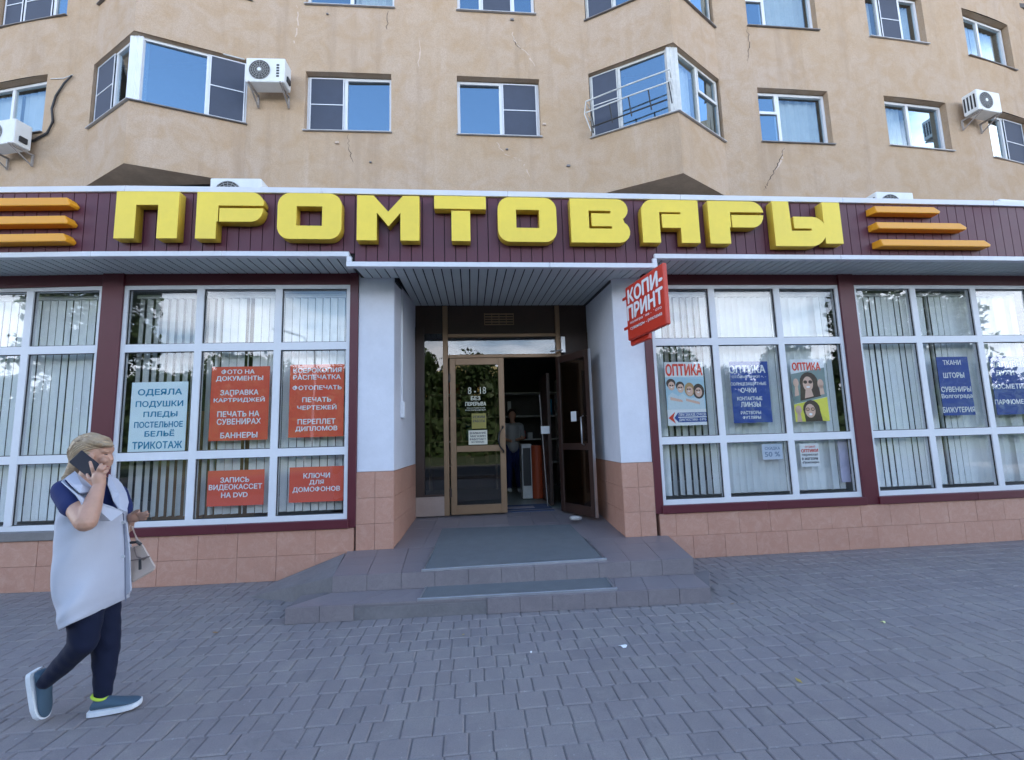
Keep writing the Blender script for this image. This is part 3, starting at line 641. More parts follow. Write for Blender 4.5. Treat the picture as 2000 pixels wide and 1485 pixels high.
# ------------------------------------------------------------------ posters
def c1(x0, y0, x1, y1): return (x0/2.651, 540+y0/2.651, x1/2.651, 540+y1/2.651)
def c3(x0, y0, x1, y1): return (1240+x0/2.5605, 500+y0/2.5605, 1240+x1/2.5605, 500+y1/2.5605)
def L(conv, s, x0, y0, x1, y1, *e): a = conv(x0, y0, x1, y1); return (s, a[0], a[1], a[2], a[3], *e)
PO = .012
notice('window_poster', c1(685,550,955,915), PO, PCY, 'pale cyan poster with blue bedding words in the window', 'poster',
 [L(c1,'ОДЕЯЛА',716,583,942,620), L(c1,'ПОДУШКИ',704,645,948,680), L(c1,'ПЛЕДЫ',744,700,918,732), L(c1,'ПОСТЕЛЬНОЕ',696,752,946,782), L(c1,'БЕЛЬЁ',750,793,902,828), L(c1,'ТРИКОТАЖ',686,855,942,892)], CYT)
notice('window_poster', c1(1098,470,1385,845), PO, RED, 'tall red poster for document photos, cartridges and banners', 'poster',
 [L(c1,'ФОТО НА',1148,482,1318,506), L(c1,'ДОКУМЕНТЫ',1120,516,1362,544), L(c1,'ЗАПРАВКА',1142,588,1338,614), L(c1,'КАРТРИДЖЕЙ',1108,624,1370,654), L(c1,'ПЕЧАТЬ НА',1126,698,1342,726), L(c1,'СУВЕНИРАХ',1124,736,1350,766), L(c1,'БАННЕРЫ',1142,808,1332,836)], PWHITE, 'red service posters')
notice('window_poster', c1(1503,458,1778,828), PO, RED, 'tall red poster for photocopies, drawings and binding', 'poster',
 [L(c1,'КСЕРОКОПИЯ',1520,474,1768,498), L(c1,'РАСПЕЧАТКА',1520,510,1764,534), L(c1,'ФОТОПЕЧАТЬ',1516,564,1768,588), L(c1,'ПЕЧАТЬ',1566,626,1714,650), L(c1,'ЧЕРТЕЖЕЙ',1540,662,1742,690), L(c1,'ПЕРЕПЛЕТ',1542,738,1736,764), L(c1,'ДИПЛОМОВ',1530,776,1746,804)], PWHITE, 'red service posters')
notice('window_poster', c1(1078,1008,1364,1182), PO, RED, 'small red poster for copying video cassettes to DVD', 'poster',
 [L(c1,'ЗАПИСЬ',1142,1040,1290,1066), L(c1,'ВИДЕОКАССЕТ',1082,1076,1356,1108), L(c1,'НА DVD',1146,1118,1282,1144)], PWHITE, 'red service posters')
notice('window_poster', c1(1500,990,1784,1162), PO, RED, 'small red poster for intercom keys in the window corner', 'poster',
 [L(c1,'КЛЮЧИ',1572,1018,1708,1044), L(c1,'ДЛЯ',1602,1054,1676,1080), L(c1,'ДОМОФОНОВ',1516,1088,1760,1118)], PWHITE, 'red service posters')
# right-hand posters
r1, b1 = notice('window_poster', c3(145,532,362,845), PO, PWHITE, 'optics poster with a smiling family photo and blue arrow', 'poster', [L(c3,'ОПТИКА',154,542,335,598,PRED,.045)], PRED)
def flat_poly(parent, name, b, polys, matl, lift):
    x0, x1, z0, z1 = b; m = MB()
    for pts in polys: m.face([P(x0+(x1-x0)*u, PO-.0015-lift, z0+(z1-z0)*v) for u, v in pts][::1])
    return obj(name, m, matl, parent)
def oval(cx, cy, rx, ry, n=16, a0=0, a1=2*math.pi): return [(cx+rx*math.cos(a0+(a1-a0)*k/n), cy+ry*math.sin(a0+(a1-a0)*k/n)) for k in range(n)]
SKIN = flatc('print_skin', (0.55,0.32,0.22)); SKIN2 = flatc('print_skin_light', (0.66,0.43,0.33)); HAIR = flatc('print_dark_hair', (0.045,0.022,0.015)); SKYB = flatc('print_pale_blue', (0.42,0.62,0.72)); SHIRT = flatc('print_shirt', (0.62,0.72,0.76)); BLOND = flatc('print_blond', (0.40,0.25,0.10))
flat_poly(r1, 'photo_print', b1, [[(.0,.25),(1,.25),(1,.76),(0,.76)]], SKYB, 0)
flat_poly(r1, 'print_shirts', b1, [[(.02,.25),(.04,.46),(.16,.52),(.3,.46),(.42,.5),(.52,.45),(.62,.42),(.78,.44),(.97,.42),(.98,.25)]], SHIRT, .0006)
flat_poly(r1, 'print_hair', b1, [oval(.14,.66,.12,.075), oval(.37,.62,.11,.07), oval(.84,.53,.15,.12)], HAIR, .0010)
flat_poly(r1, 'print_hair', b1, [oval(.61,.56,.13,.11)], BLOND, .0010)
flat_poly(r1, 'print_faces', b1, [oval(.15,.62,.085,.07), oval(.38,.58,.085,.07), oval(.61,.535,.088,.075), oval(.84,.515,.09,.075), [(.1,.45),(.4,.4),(.42,.36),(.1,.4)], [(.5,.42),(.85,.36),(.85,.32),(.5,.38)]], SKIN2, .0014)
flat_poly(r1, 'print_glasses', b1, [oval(x+d, y, .026, .012, 8) for x, y in ((.15,.63),(.37,.595),(.59,.565),(.83,.545)) for d in (-.03,.03)], HAIR, .0018)
flat_poly(r1, 'print_smiles', b1, [oval(x, y, .026, .008, 8) for x, y in ((.15,.598),(.37,.565),(.59,.532),(.83,.512))], PWHITE, .0018)
flat_poly(r1, 'print_band', b1, [[(.26,.05),(1,.05),(1,.12),(.26,.12)], [(.26,.135),(1,.135),(1,.2),(.26,.2)], [(.17,.12),(.27,.2),(.27,.05)]], PBLUE, .0006)
flat_poly(r1, 'print_arrow', b1, [[(.02,.12),(.2,.215),(.14,.12),(.2,.03)]], PRED, .0010)
tm = MB(); x0, x1, z0, z1 = b1
for s, v0, v1 in (('ПРИ ЗАКАЗЕ ОЧКОВ', .145, .19), ('ДИАГНОСТИКА - 0 РУБ', .062, .108)):
    put_text(tm, s, lambda u, v, v0=v0, v1=v1: P(x0+(x1-x0)*(.29+.69*u), PO-.0032, z0+(z1-z0)*(v0+(v1-v0)*v)), .012)
obj('lettering', tm, PWHITE, r1)
notice('window_poster', c3(470,530,690,832), PO, PBLUE, 'navy optics poster listing glasses and contact lenses', 'poster',
 [L(c3,'ОПТИКА',470,548,650,586,PWHITE,.03), L(c3,'ГОТОВЫЕ ОЧКИ +, -',474,598,655,612,PWHITE,.012), L(c3,'СОЛНЦЕЗАЩИТНЫЕ',478,632,656,650), L(c3,'ОЧКИ',530,660,606,684), L(c3,'КОНТАКТНЫЕ',512,704,636,722), L(c3,'ЛИНЗЫ',530,730,628,755), L(c3,'РАСТВОРЫ',530,776,630,792), L(c3,'ФУТЛЯРЫ',540,800,630,816)], PWHITE)
r3, b3 = notice('window_poster', c3(772,518,975,826), PO, PWHITE, 'optics poster with a long-haired woman trying on glasses, half yellow', 'poster', [L(c3,'ОПТИКА',786,534,925,572,PRED,.045)], PRED)
flat_poly(r3, 'photo_print', b3, [[(0,.28),(1,.39),(1,.86),(0,.76)]], flatc('print_grey_green', (0.20,0.27,0.26)), 0)
flat_poly(r3, 'photo_print', b3, [[(0,0),(1,0),(1,.385),(0,.275)]], flatc('print_yellow', (0.75,0.70,0.08)), .0002)
flat_poly(r3, 'print_hair', b3, [oval(.5,.62,.27,.17), [(.25,.62),(.75,.62),(.82,.40),(.2,.33)], oval(.5,.19,.25,.15), [(.26,.2),(.74,.2),(.8,.0),(.3,.0)]], HAIR, .0006)
flat_poly(r3, 'print_faces', b3, [oval(.47,.60,.15,.12), oval(.12,.62,.08,.07), oval(.84,.60,.09,.075), [(.38,.5),(.56,.5),(.6,.40),(.34,.37)], oval(.46,.17,.15,.11), oval(.12,.19,.09,.07), [(.05,.0),(.2,.0),(.16,.16),(.08,.16)], [(.05,.40),(.18,.42),(.16,.6),(.09,.6)], [(.8,.42),(.93,.43),(.9,.58),(.8,.58)]], SKIN2, .0010)
flat_poly(r3, 'print_glasses', b3, [oval(x+d, y, .06, .028, 10) for x, y in ((.47,.63),(.46,.195)) for d in (-.075,.075)], HAIR, .0014)
flat_poly(r3, 'print_eyes', b3, [oval(x+d, y, .045, .018, 10) for x, y in ((.46,.195),) for d in (-.075,.075)], SKIN, .0018)
flat_poly(r3, 'print_smiles', b3, [oval(.47,.55,.06,.014, 8), oval(.46,.115,.05,.02, 8)], PWHITE, .0014)
notice('window_poster', c3(1505,506,1705,795), PO, PBLUE, 'navy poster listing fabrics, curtains, souvenirs and jewellery', 'poster',
 [L(c3,'ТКАНИ',1540,522,1628,545), L(c3,'ШТОРЫ',1542,584,1646,610), L(c3,'СУВЕНИРЫ',1532,654,1680,680), L(c3,'Волгограда',1534,690,1688,716), L(c3,'БИЖУТЕРИЯ',1540,756,1700,782)], PWHITE, 'navy goods posters')
notice('window_poster', c3(1768,504,2005,790), PO, PBLUE, 'navy poster for perfume and cosmetics at the right edge', 'poster',
 [L(c3,'НАЛИВНЫЕ',1778,530,1985,556), L(c3,'ДУХИ',1804,572,1895,600), L(c3,'КОСМЕТИКА',1788,640,1985,664), L(c3,'ПАРФЮМЕРИЯ',1800,716,1998,742)], PWHITE, 'navy goods posters')
notice('paper_notice', c3(822,940,928,1052), PO, PWHITE, 'small white notice with red and black print under the optics poster', 'notice',
 [L(c3,'ОТДЕЛ',850,950,900,960,PRED), L(c3,'ОПТИКИ',832,966,915,982,PRED,.045), L(c3,'переехал',836,990,915,1003), L(c3,'в магазин',836,1008,915,1020), L(c3,'«Промтовары»',838,1026,922,1040)], DKP)
notice('paper_notice', c3(634,942,742,1016), PO, flatc('print_lilac', (0.55,0.62,0.75)), 'small pale printed notice taped in the lower middle pane', 'notice',
 [L(c3,'СКИДКА',650,955,725,972), L(c3,'50 %',650,980,725,1004)], flatc('print_grey_blue', (0.2,0.27,0.42)))
m = MB(); xx0, zz1 = at(*c3(1010,915,1075,1130)[:2], .1); xx1, zz0 = at(*c3(1010,915,1080,1130)[2:], .1); m.fbox(xx0, xx1, zz0, zz1, .09, .1); tag(obj('paper_sheet', m, flatc('lilac_sheet', (0.55,0.52,0.68))), 'plain lilac sheet propped in the lower right pane beside the maroon post', 'sheet')

# ------------------------------------------------------------------ canopy
GO = -.577; ZFT, ZFB, ZFC = 4.222, 3.487, 3.375
cn = thing('shop_canopy', 'maroon ribbed canopy fascia with white trims and slatted soffit over the shop', 'canopy', (0.4,5.0,3.4))
XS0, XS1 = at(683,510,GO)[0], at(1277,512,GO)[0]
m = MB(); m.fbox(-9.7, 10.6, ZFB+.01, ZFT-.02, GO+.016, GO+.06); m.fbox(XS0+.01, XS1-.01, ZFC+.01, ZFB+.008, GO+.016, GO+.06); obj('backing', m, GAP, cn)
x = -9.7; PW = .121
while x < 10.6:
    x2 = x+PW; zb = ZFC+.02 if (x+.06 > XS0 and x+.06 < XS1) else ZFB+.02
    m = MB(); m.fbox(x+.004, x2-.004, zb, ZFT-.03, GO, GO+.015); obj('fascia_panel', m, MAROON, cn); x = x2
xs = [-9.7+2.03*k for k in range(11)]
for a, b in zip(xs[:-1], xs[1:]):
    m = MB(); m.fbox(a+.001, b-.001, ZFT-.045, ZFT+.02, GO-.03, GO+.07); obj('top_trim', m, WTRIM, cn, bevel=.004)
def trim(x0, x1, z): m = MB(); m.fbox(x0, x1, z-.025, z+.03, GO-.03, GO+.04); obj('bottom_trim', m, WTRIM, cn, bevel=.004)
for a, b in ((-9.7,-6.6), (-6.598,-3.9), (-3.898,XS0-.0)): trim(a, b, ZFB)
for a, b in ((XS0-.03, .9), (.902, XS1+.03)): trim(a, b, ZFC)
for a, b in ((XS1, 4.4), (4.402, 7.6), (7.602, 10.6)): trim(a, b, ZFB)
for X in (XS0, XS1): m = MB(); m.fbox(X-.025, X+.025, ZFC+.031, ZFB-.026, GO-.028, GO+.038); obj('step_trim', m, WTRIM, cn)
m = MB(); m.fbox(-9.7, 10.6, ZFT+.0, ZFT+.01, GO+.07, 2.85); obj('roof_sheet', m, WHITEO, cn)  # roof out of view, pale colour chosen to bounce light under the bays
m = MB(); m.fbox(-9.7, XS0, ZFB+.02, ZFB+.03, GO+.05, .05); m.fbox(XS1, 10.6, ZFB+.02, ZFB+.03, GO+.05, .05); obj('soffit_backing', m, GAP, cn)
SW = .105
def soffit(x0, x1, z0, z1, o1, name='soffit_slat'):
    x = x0
    while x < x1-.02:
        a, b = x+.007, min(x+SW, x1)-.007; x += SW
        m = MB(); m.hexa([P(a,GO+.045,z0-.008),P(b,GO+.045,z0-.008),P(b,o1,z1-.008),P(a,o1,z1-.008),P(a,GO+.045,z0),P(b,GO+.045,z0),P(b,o1,z1),P(a,o1,z1)]); obj(name, m, SOFF, cn)
soffit(-6.9, XS0-.03, ZFB, ZFB, -.03); soffit(XS1+.03, 8.2, ZFB, ZFB, -.03)
# middle part: over the pillars and right into the porch
x = XS0+.03
while x < XS1-.04:
    a, b = x+.007, x+SW-.007; x += SW; mid_ = (a+b)/2
    deep = ARC[0]+.03 < mid_ < ARC[1]-.02
    o1 = DOORO if deep else -.045; z1 = ZSOF-.005 if deep else ZFC+.045
    m = MB(); m.hexa([P(a,GO+.045,ZFC),P(b,GO+.045,ZFC),P(b,o1,z1-.0),P(a,o1,z1-.0),P(a,GO+.045,ZFC+.008),P(b,GO+.045,ZFC+.008),P(b,o1,z1+.008),P(a,o1,z1+.008)]); obj('soffit_slat', m, SOFF, cn)
m = MB(); m.hexa([P(XS0,GO+.05,ZFC+.02),P(XS1,GO+.05,ZFC+.02),P(XS1,DOORO,ZSOF+.02),P(XS0,DOORO,ZSOF+.02),P(XS0,GO+.05,ZFC+.03),P(XS1,GO+.05,ZFC+.03),P(XS1,DOORO,ZSOF+.03),P(XS0,DOORO,ZSOF+.03)]); obj('soffit_backing', m, GAP, cn)
for X in (ARC[0]+.005, ARC[1]-.012):
    m = MB(); m.hexa([(X,D-.03,ZFC+.0),(X+.02,D-.03,ZFC+.0),(X+.02,PB,ZSOF-.03),(X,PB,ZSOF-.03),(X,D-.03,ZFC+.045),(X+.02,D-.03,ZFC+.045),(X+.02,PB,ZSOF),(X,PB,ZSOF)]); obj('corner_strip', m, DMET, cn)
m = MB(); m.fbox(-9.7, XS0-.01, ZFB-.0, ZFB+.02, GO+.04, GO+.044); m.fbox(XS1+.01, 10.6, ZFB, ZFB+.02, GO+.04, GO+.044); obj('drip_strip', m, DMET, cn)

# ------------------------------------------------------------------ raised sign letters
LO = GO-.118                                   # front faces of the letters
sg = thing('shop_sign', 'raised yellow block letters spelling ПРОМТОВАРЫ along the maroon canopy fascia', 'sign', P(.4, GO, ZFB+.2))
def arc(cx, cy, r, a0, a1, n=7, ry=None): return [(cx+r*math.cos(math.radians(a0+(a1-a0)*k/n)), cy+(ry or r)*math.sin(math.radians(a0+(a1-a0)*k/n))) for k in range(n+1)]
def c4(x, y): return x/2.857, 340+y/2.857
def c5(x, y): return 650+x/2.857, 340+y/2.857
def c6(x, y): return 1300+x/2.857, 340+y/2.857
def GL(conv, pts): return pts, conv
def letter(conv, box, polys, holes=()):
    """box: left, top, right, bottom in the crop; polygons in the crop's pixels"""
    l, t_, r_, b = box; ym = (t_+b)/2
    X0, X1 = at(*conv(l, ym), LO)[0], at(*conv(r_, ym), LO)[0]
    Z1_ = (at(*conv(l, t_), LO)[1]+at(*conv(r_, t_), LO)[1])/2; Z0_ = (at(*conv(l, b), LO)[1]+at(*conv(r_, b), LO)[1])/2
    res = []
    for grp in polys:
        me = flat_curve([[(X0+(X1-X0)*(x-l)/(r_-l), Z1_-(Z1_-Z0_)*(y-t_)/(b-t_)) for x, y in g] for g in grp], .054, .002)
        for v in me.vertices:
            x, z, d = v.co.x, v.co.y, v.co.z; v.co = P(x, LO+.056-d, z)-sg.location
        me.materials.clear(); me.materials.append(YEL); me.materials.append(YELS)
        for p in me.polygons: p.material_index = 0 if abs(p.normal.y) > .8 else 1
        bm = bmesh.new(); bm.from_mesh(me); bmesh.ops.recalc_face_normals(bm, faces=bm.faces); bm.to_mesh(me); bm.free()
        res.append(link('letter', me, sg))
    return res
S = 1
def rr(l, t_, r_, b, rad, corners='1111'):    # rounded box, y down; corners: tl tr br bl
    pts = []
    pts += arc(l+rad, t_+rad, rad, 180, 270) if corners[0] == '1' else [(l, t_)]
    pts += arc(r_-rad, t_+rad, rad, 270, 360) if corners[1] == '1' else [(r_, t_)]
    pts += arc(r_-rad, b-rad, rad, 0, 90) if corners[2] == '1' else [(r_, b)]
    pts += arc(l+rad, b-rad, rad, 90, 180) if corners[3] == '1' else [(l, b)]
    return pts
letter(c4, (643,98,993,358), [[[(643,98),(993,98),(993,358),(880,358),(880,172),(755,172),(755,358),(643,358)]]])
def glyph_P(l, r_, t_, b, st_w, slit0, slit1, low):
    top = [(l,t_)]+arc(r_-70, t_+72, 70, 270, 345, 6, 72)+[(r_-3, slit0), (l+st_w+8, slit0), (l+st_w+8, low+0), (l+st_w, low), (l+st_w, b), (l, b)]
    lowb = [(l+st_w+16, slit1), (r_-3, slit1)]+arc(r_-72, low-62, 66, 15, 90, 6, 62)+[(l+st_w+16, low)]
    join = [(l+st_w-1, low-30), (l+st_w+18, low-30), (l+st_w+18, low), (l+st_w-1, low)]
    return [[top], [lowb]]
letter(c4, (1095,102,1470,360), glyph_P(1095,1470,102,360,112,176,192,266))
letter(c4, (1548,108,1905,362), [[rr(1548,108,1905,362,68), [(1652,180),(1652,290),(1797,290),(1797,180)]]])
letter(c5, (135,122,482,370), [[[(135,122),(225,122),(308,212),(390,122),(482,122),(482,370),(377,370),(377,215),(310,292),(244,215),(244,370),(135,370)]]])
letter(c5, (567,125,855,373), [[[(567,125),(855,125),(855,195),(567,195)]], [[(662,207),(765,207),(765,373),(662,373)]]])
letter(c5, (922,132,1248,378), [[rr(922,132,1248,378,66), [(1022,200),(1022,302),(1152,302),(1152,200)]]])
letter(c5, (1328,140,1655,382), [[[(1328,140)]+arc(1590,198,58,270,420,8)+arc(1595,322,60,-60,90,8)+[(1328,382)], [(1428,205),(1428,306),(1556,306),(1556,291),(1444,291),(1444,221),(1552,221),(1552,205)]]])
# the A spans two crops: use photo pixels
def cp(x, y): return x, y
letter(cp, (1254,391,1365,474), [[arc(1276,413,22,180,270)+[(1365,391),(1365,474),(1329,474),(1329,445),(1293,445),(1293,419),(1330,419),(1330,414.5),(1288,414.5),(1288,474),(1254,474)]]])
letter(c6, (243,153,552,388), glyph_P(243,552,153,388,112,213,230,298))
letter(c6, (605,155,892,402), [[[(605,155),(695,155),(700,318),(812,318),(812,304),(716,304),(716,240)]+[(820,240)]+arc(820,312,72,270,360,6)+arc(802,312,90,0,90,6)+[(605,402)]]])
letter(c6, (884,160,980,388), [[[(884,160),(980,160),(980,388),(884,388)]]])
def stripe(par, x0, x1, z0, z1, cut=.09):
    """bar with a ridge along its upper edge and both ends sloped"""
    h = z1-z0; m = MB(); a0, a1 = GO-.002, LO
    fr = [(x0+cut*.4, z0), (x1-cut*.15, z0), (x1, z0+h*.35), (x1-cut*.9, z1), (x0+cut*.1, z1)]
    bk = [(x0, z0-.0), (x1, z0), (x1+.02, z0+h*.35), (x1-cut*.7, z1), (x0, z1)]
    n = 5; i = len(m.v); m.v += [tuple(P(x, a1, z)) for x, z in fr]+[tuple(P(x, a0, z)) for x, z in bk]
    m.f.append((0,1,2,3,4)); m.t.append(.5); m.f.append((9,8,7,6,5)); m.t.append(.5)
    for k in range(n): m.f.append((k, k+n, (k+1)%n+n, (k+1)%n)[::1]); m.t.append(.5)
    o = obj('stripe', m, ORG, par); b = bmesh.new(); b.from_mesh(o.data); bmesh.ops.recalc_face_normals(b, faces=b.faces); b.to_mesh(o.data); b.free()
    md = o.modifiers.new('bevel', 'BEVEL'); md.width = .008; md.segments = 2
er = thing('stripe_emblem', 'three orange raised stripes right of the yellow letters, growing longer downwards', 'sign', P(5.7, GO, 3.7), 'orange stripe emblems on the fascia')
for (l, t_, r_, b) in ((1700,403,1838,418), (1704,434,1890,450), (1712,467,1937,484)):
    X0, z1 = at(l+6, t_, LO); X1, z0 = at(r_, b+1.5, LO); zc_ = (at(l, (t_+b)/2, LO)[1]+at(r_, (t_+b)/2, LO)[1])/2
    stripe(er, X0, X1, zc_-.036, zc_+.046)
el = thing('stripe_emblem', 'three orange raised stripes at the left end of the fascia, left of the first letter', 'sign', P(-5.3, GO, 3.7), 'orange stripe emblems on the fascia')
for k, (t_, b, r_, ln) in enumerate(((386,402,154,.95), (421,438,150,1.2), (456,472,147,1.45))):
    X1, zc_ = at(r_-19, (t_+b)/2, LO); stripe(el, X1-ln, X1, zc_-.040, zc_+.048, .03)

# ------------------------------------------------------------------ hanging sign
hs = thing('hanging_sign', 'red double-sided projecting sign reading КОПИ-ПРИНТ above the right pillar', 'sign', (1.95, 4.9, 2.6))
# panel spans from its near edge (right in the photo) to its far edge, standing nearly square to the front
pn_near = atY(1298,575,4.25); pn_far = atY(1224,620,5.05)
zt_n, zb_n = atY(1296,507,4.25).z, atY(1302,636,4.25).z; zt_f, zb_f = atY(1224,568,5.05).z, atY(1226,664,5.05).z
zt, zb = (zt_n+zt_f)/2, (zb_n+zb_f)/2
A = Vector((pn_far.x, pn_far.y, 0)); B = Vector((pn_near.x, pn_near.y, 0)); dd = (B-A).normalized(); nn = Vector((dd.y, -dd.x, 0)); nn = nn if nn.x < 0 else -nn
TH = .05
def pbox(mb, u0, u1, z0, z1, n0, n1):
    c = [A+dd*u0+nn*n0, A+dd*u1+nn*n0, A+dd*u1+nn*n1, A+dd*u0+nn*n1]; mb.hexa([setz(p,z0) for p in c]+[setz(p,z1) for p in c])
WL = (B-A).length
m = MB(); pbox(m, .0, WL, zb, zt, -TH, .0); obj('panel', m, RED2, hs, bevel=.01)
m = MB(); pbox(m, -.05, WL*.45, zb-.05, zt-.22, -TH-.045, -TH-.002); obj('rear_panel', m, RED2, hs, bevel=.01)
m = MB(); pbox(m, -.12, .02, zt-.12, zt-.09, -TH*.7, -TH*.4); pbox(m, -.12, .02, zb+.15, zb+.18, -TH*.7, -TH*.4); obj('bracket', m, RED2, hs)
ht_ = zt-zb; tm = MB()
for s, v0, v1, u0, u1, bo in (('КОПИ-', .67,.92,.08,.97,.045), ('ПРИНТ', .37,.62,.04,.96,.045), ('полиграфия - фото', .27,.33,.10,.92,.012), ('сувениры - реклама', .16,.22,.10,.92,.012)):
    put_text(tm, s, lambda u, v, v0=v0, v1=v1, u0=u0, u1=u1: setz(A+dd*(WL*(u0+(u1-u0)*u))+nn*.003, zb+ht_*(v0+(v1-v0)*v)), bo)
obj('lettering', tm, PWHITE, hs)

# conduit and junction box on the left pillar
ub = thing('wall_conduit', 'white cable conduit running down to a small box on the left entrance pillar', 'conduit', (-.86, 5.75, 2))
def lp(px, py):                               # on the inner side face of the left pillar
    d = ray(px, py); # plane x = -0.895 + (y-5.46)*0.0597
    k = (-0.812+0.895)/(PB-(D-.04)); t = (-0.895-k*(D-.04))/(d.x-k*d.y); return Vector((t*d.x, t*d.y, t*d.z+EYE))
ca, cb = lp(784,572), lp(784,785)
m = MB(); m.box(ca.x-.005, ca.x+.022, ca.y-.02, ca.y+.02, cb.z, ZFC+.02); obj('conduit', m, WHITE, ub)
m = MB(); m.box(ca.x-.005, ca.x+.05, ca.y-.06, ca.y+.07, lp(784,817).z, cb.z-.001); obj('junction_box', m, WHITE, ub, bevel=.008)

# ------------------------------------------------------------------ flats above
UO = .53*D
ab = thing('apartment_building', 'tan plastered block of flats rising behind the shop canopy', 'building', (2, 9, 0))
ZTOP = 17.0
def U(px, py): return at(px, py, UO)
mid_w = [((7,161),(98,143),(20,262),(77,259)), ((597,139),(763,145),(594,252),(765,258)), ((893,150),(1052,153),(893,262),(1058,265)), ((1478,171),(1612,178),(1489,275),(1632,281)), ((1723,188),(1842,199),(1741,284),(1865,293))]
BL = dict(x0=-7.12, x1=-4.15, ax=-5.843, ay=7.90, zs=7.52, zt=8.83, zu=6.31)
BR = dict(x0=2.50, x1=5.30, ax=3.925, ay=7.568, zs=7.41, zt=8.80, zu=6.16)
rows = []
mids = []
for tl, tr, bl_, br_ in mid_w:
    xa = (U(*tl)[0]+U(*bl_)[0])/2; xb = (U(*tr)[0]+U(*br_)[0])/2; mids.append([xa, xb, (U(*bl_)[1]+U(*br_)[1])/2, (U(*tl)[1]+U(*tr)[1])/2])
mids[0][0] = mids[0][1]-1.65
mids.append([U(1940,300)[0], U(1940,300)[0]+1.6, U(1953,308)[1], U(1953,308)[1]+1.22])
ups = []
for (l, yl, r_, yr) in ((-20,57,130,29), (597,8,770,13), (893,20,1045,26), (1460,47,1598,60), (1698,67,1812,88), (1893,113,1982,131)):
    xa, za = U(l, yl); xb, zb_ = U(r_, yr); ups.append([xa, xb, (za+zb_)/2, (za+zb_)/2+1.22])
ups[0][0] = ups[0][1]-1.7
wall = MB()
walls = []
def wall_strip(X0, X1, Z0, Z1, wins):
    cuts = [(a, b, c, d) for a, b, c, d in sorted(wins) if b > X0 and a < X1]
    def quad(a, b, c, d):
        g = .35; xs_ = [a]+[k*g for k in range(int(a/g)-1, int(b/g)+2) if a+.001 < k*g < b-.001]+[b]
        for p, q in zip(xs_[:-1], xs_[1:]): wall.face([P(p,UO,c),P(q,UO,c),P(q,UO,d),P(p,UO,d)])
    x = X0
    for a, b, c, d in cuts:
        quad(x, a, Z0, Z1); quad(a, b, Z0, c); quad(a, b, d, Z1)
        R_ = .22
        for (p, q) in (((a,c),(a,d)), ((b,d),(b,c)), ((a,d),(b,d)), ((b,c),(a,c))):
            wall.face([P(p[0],UO,p[1]),P(q[0],UO,q[1]),P(q[0],UO+R_,q[1]),P(p[0],UO+R_,p[1])])
        x = b
    quad(x, X1, Z0, Z1)
ZM = 9.4
XE0, XE1 = -16, 19
for x0, x1 in ((XE0, BL['x0']), (BL['x1'], BR['x0']), (BR['x1'], XE1)):
    wall = MB()
    for Za, Zb, W_ in ((4.0, ZM, mids), (ZM, 12.4, ups), (12.4, ZTOP, [])): wall_strip(x0, x1, Za, Zb, W_)
    obj('wall', wall, PLASTER, ab)
m = MB(); m.hexa([P(XE0,UO+.4,ZTOP-.3),P(XE1,UO+.4,ZTOP-.3),(XE1,24,ZTOP-.3),(XE0,24,ZTOP-.3),P(XE0,UO+.0,ZTOP),P(XE1,UO+.0,ZTOP),(XE1,24,ZTOP),(XE0,24,ZTOP)]); obj('roof', m, SILLG, ab)
m = MB(); m.box(XE0-.3, XE0, 8.2, 24, 4, ZTOP); m.box(XE1, XE1+.3, 8.2, 24, 4, ZTOP); m.box(XE0, XE1, 24, 24.3, 0, ZTOP); obj('outer_wall', m, PLASTER, ab)
# dim rooms behind the windows
m = MB(); m.box(XE0, XE1, 13.5, 13.6, 4.3, 13)
for z in (6.6, 9.3, 12.0): m.box(XE0, XE1, 9.35, 13.5, z, z+.12)
for x in (-9.9, -4.6, -.8, 4.7, 8.4, 11.2): m.box(x, x+.1, 10.0, 13.5, 6.72, 13)
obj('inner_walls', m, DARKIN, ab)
# bays
def bay(Bd, lab):
    A0, B0 = P(Bd['x0'], UO, 0), P(Bd['x1'], UO, 0); Ap = Vector((Bd['ax'], Bd['ay'], 0)); w = MB(); ci = Vector((0,.12,0))
    for z0, z1 in ((Bd['zu'], Bd['zs']), (Bd['zt'], Bd['zs']+2.62), (Bd['zt']+2.62, ZTOP)):
        a, b, c = A0, Ap, B0; base = [a, b, c, c+ci, b+Vector((0,.16,0)), a+ci]; i = len(w.v)
        w.v += [tuple(setz(p, z0)) for p in base]+[tuple(setz(p, z1)) for p in base]; n = 6
        for k in range(n): w.f.append((i+k, i+(k+1)%n, i+n+(k+1)%n, i+n+k)); w.t.append(.5)
        w.f.append((i, i+5, i+4, i+1)); w.f.append((i+1, i+4, i+3, i+2)); w.f.append((i+6, i+7, i+10, i+11)); w.f.append((i+7, i+8, i+9, i+10)); w.t += [.5]*4
    o = obj('bay_wall', w, PLASTER, ab)
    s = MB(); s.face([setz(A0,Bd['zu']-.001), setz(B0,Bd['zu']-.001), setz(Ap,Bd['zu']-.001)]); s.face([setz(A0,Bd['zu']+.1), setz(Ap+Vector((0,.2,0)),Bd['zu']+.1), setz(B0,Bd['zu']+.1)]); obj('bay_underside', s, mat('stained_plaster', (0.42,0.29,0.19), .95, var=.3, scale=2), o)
    for (E, F) in ((A0, Ap), (B0, Ap)):
        d = (F-E).normalized()
        for kz in (0, 2.62):
            j = MB(); c = [E-d*.14, E+d*.012, E+d*.012+Vector((0,.30,0)), E-d*.14+Vector((0,.30,0))]; j.hexa([setz(p+Vector((0,.012,0)), Bd['zs']+kz+.001) for p in c]+[setz(p+Vector((0,.012,0)), Bd['zt']+kz-.001) for p in c]); obj('jamb', j, PLASTER, o)
    return A0, Ap, B0
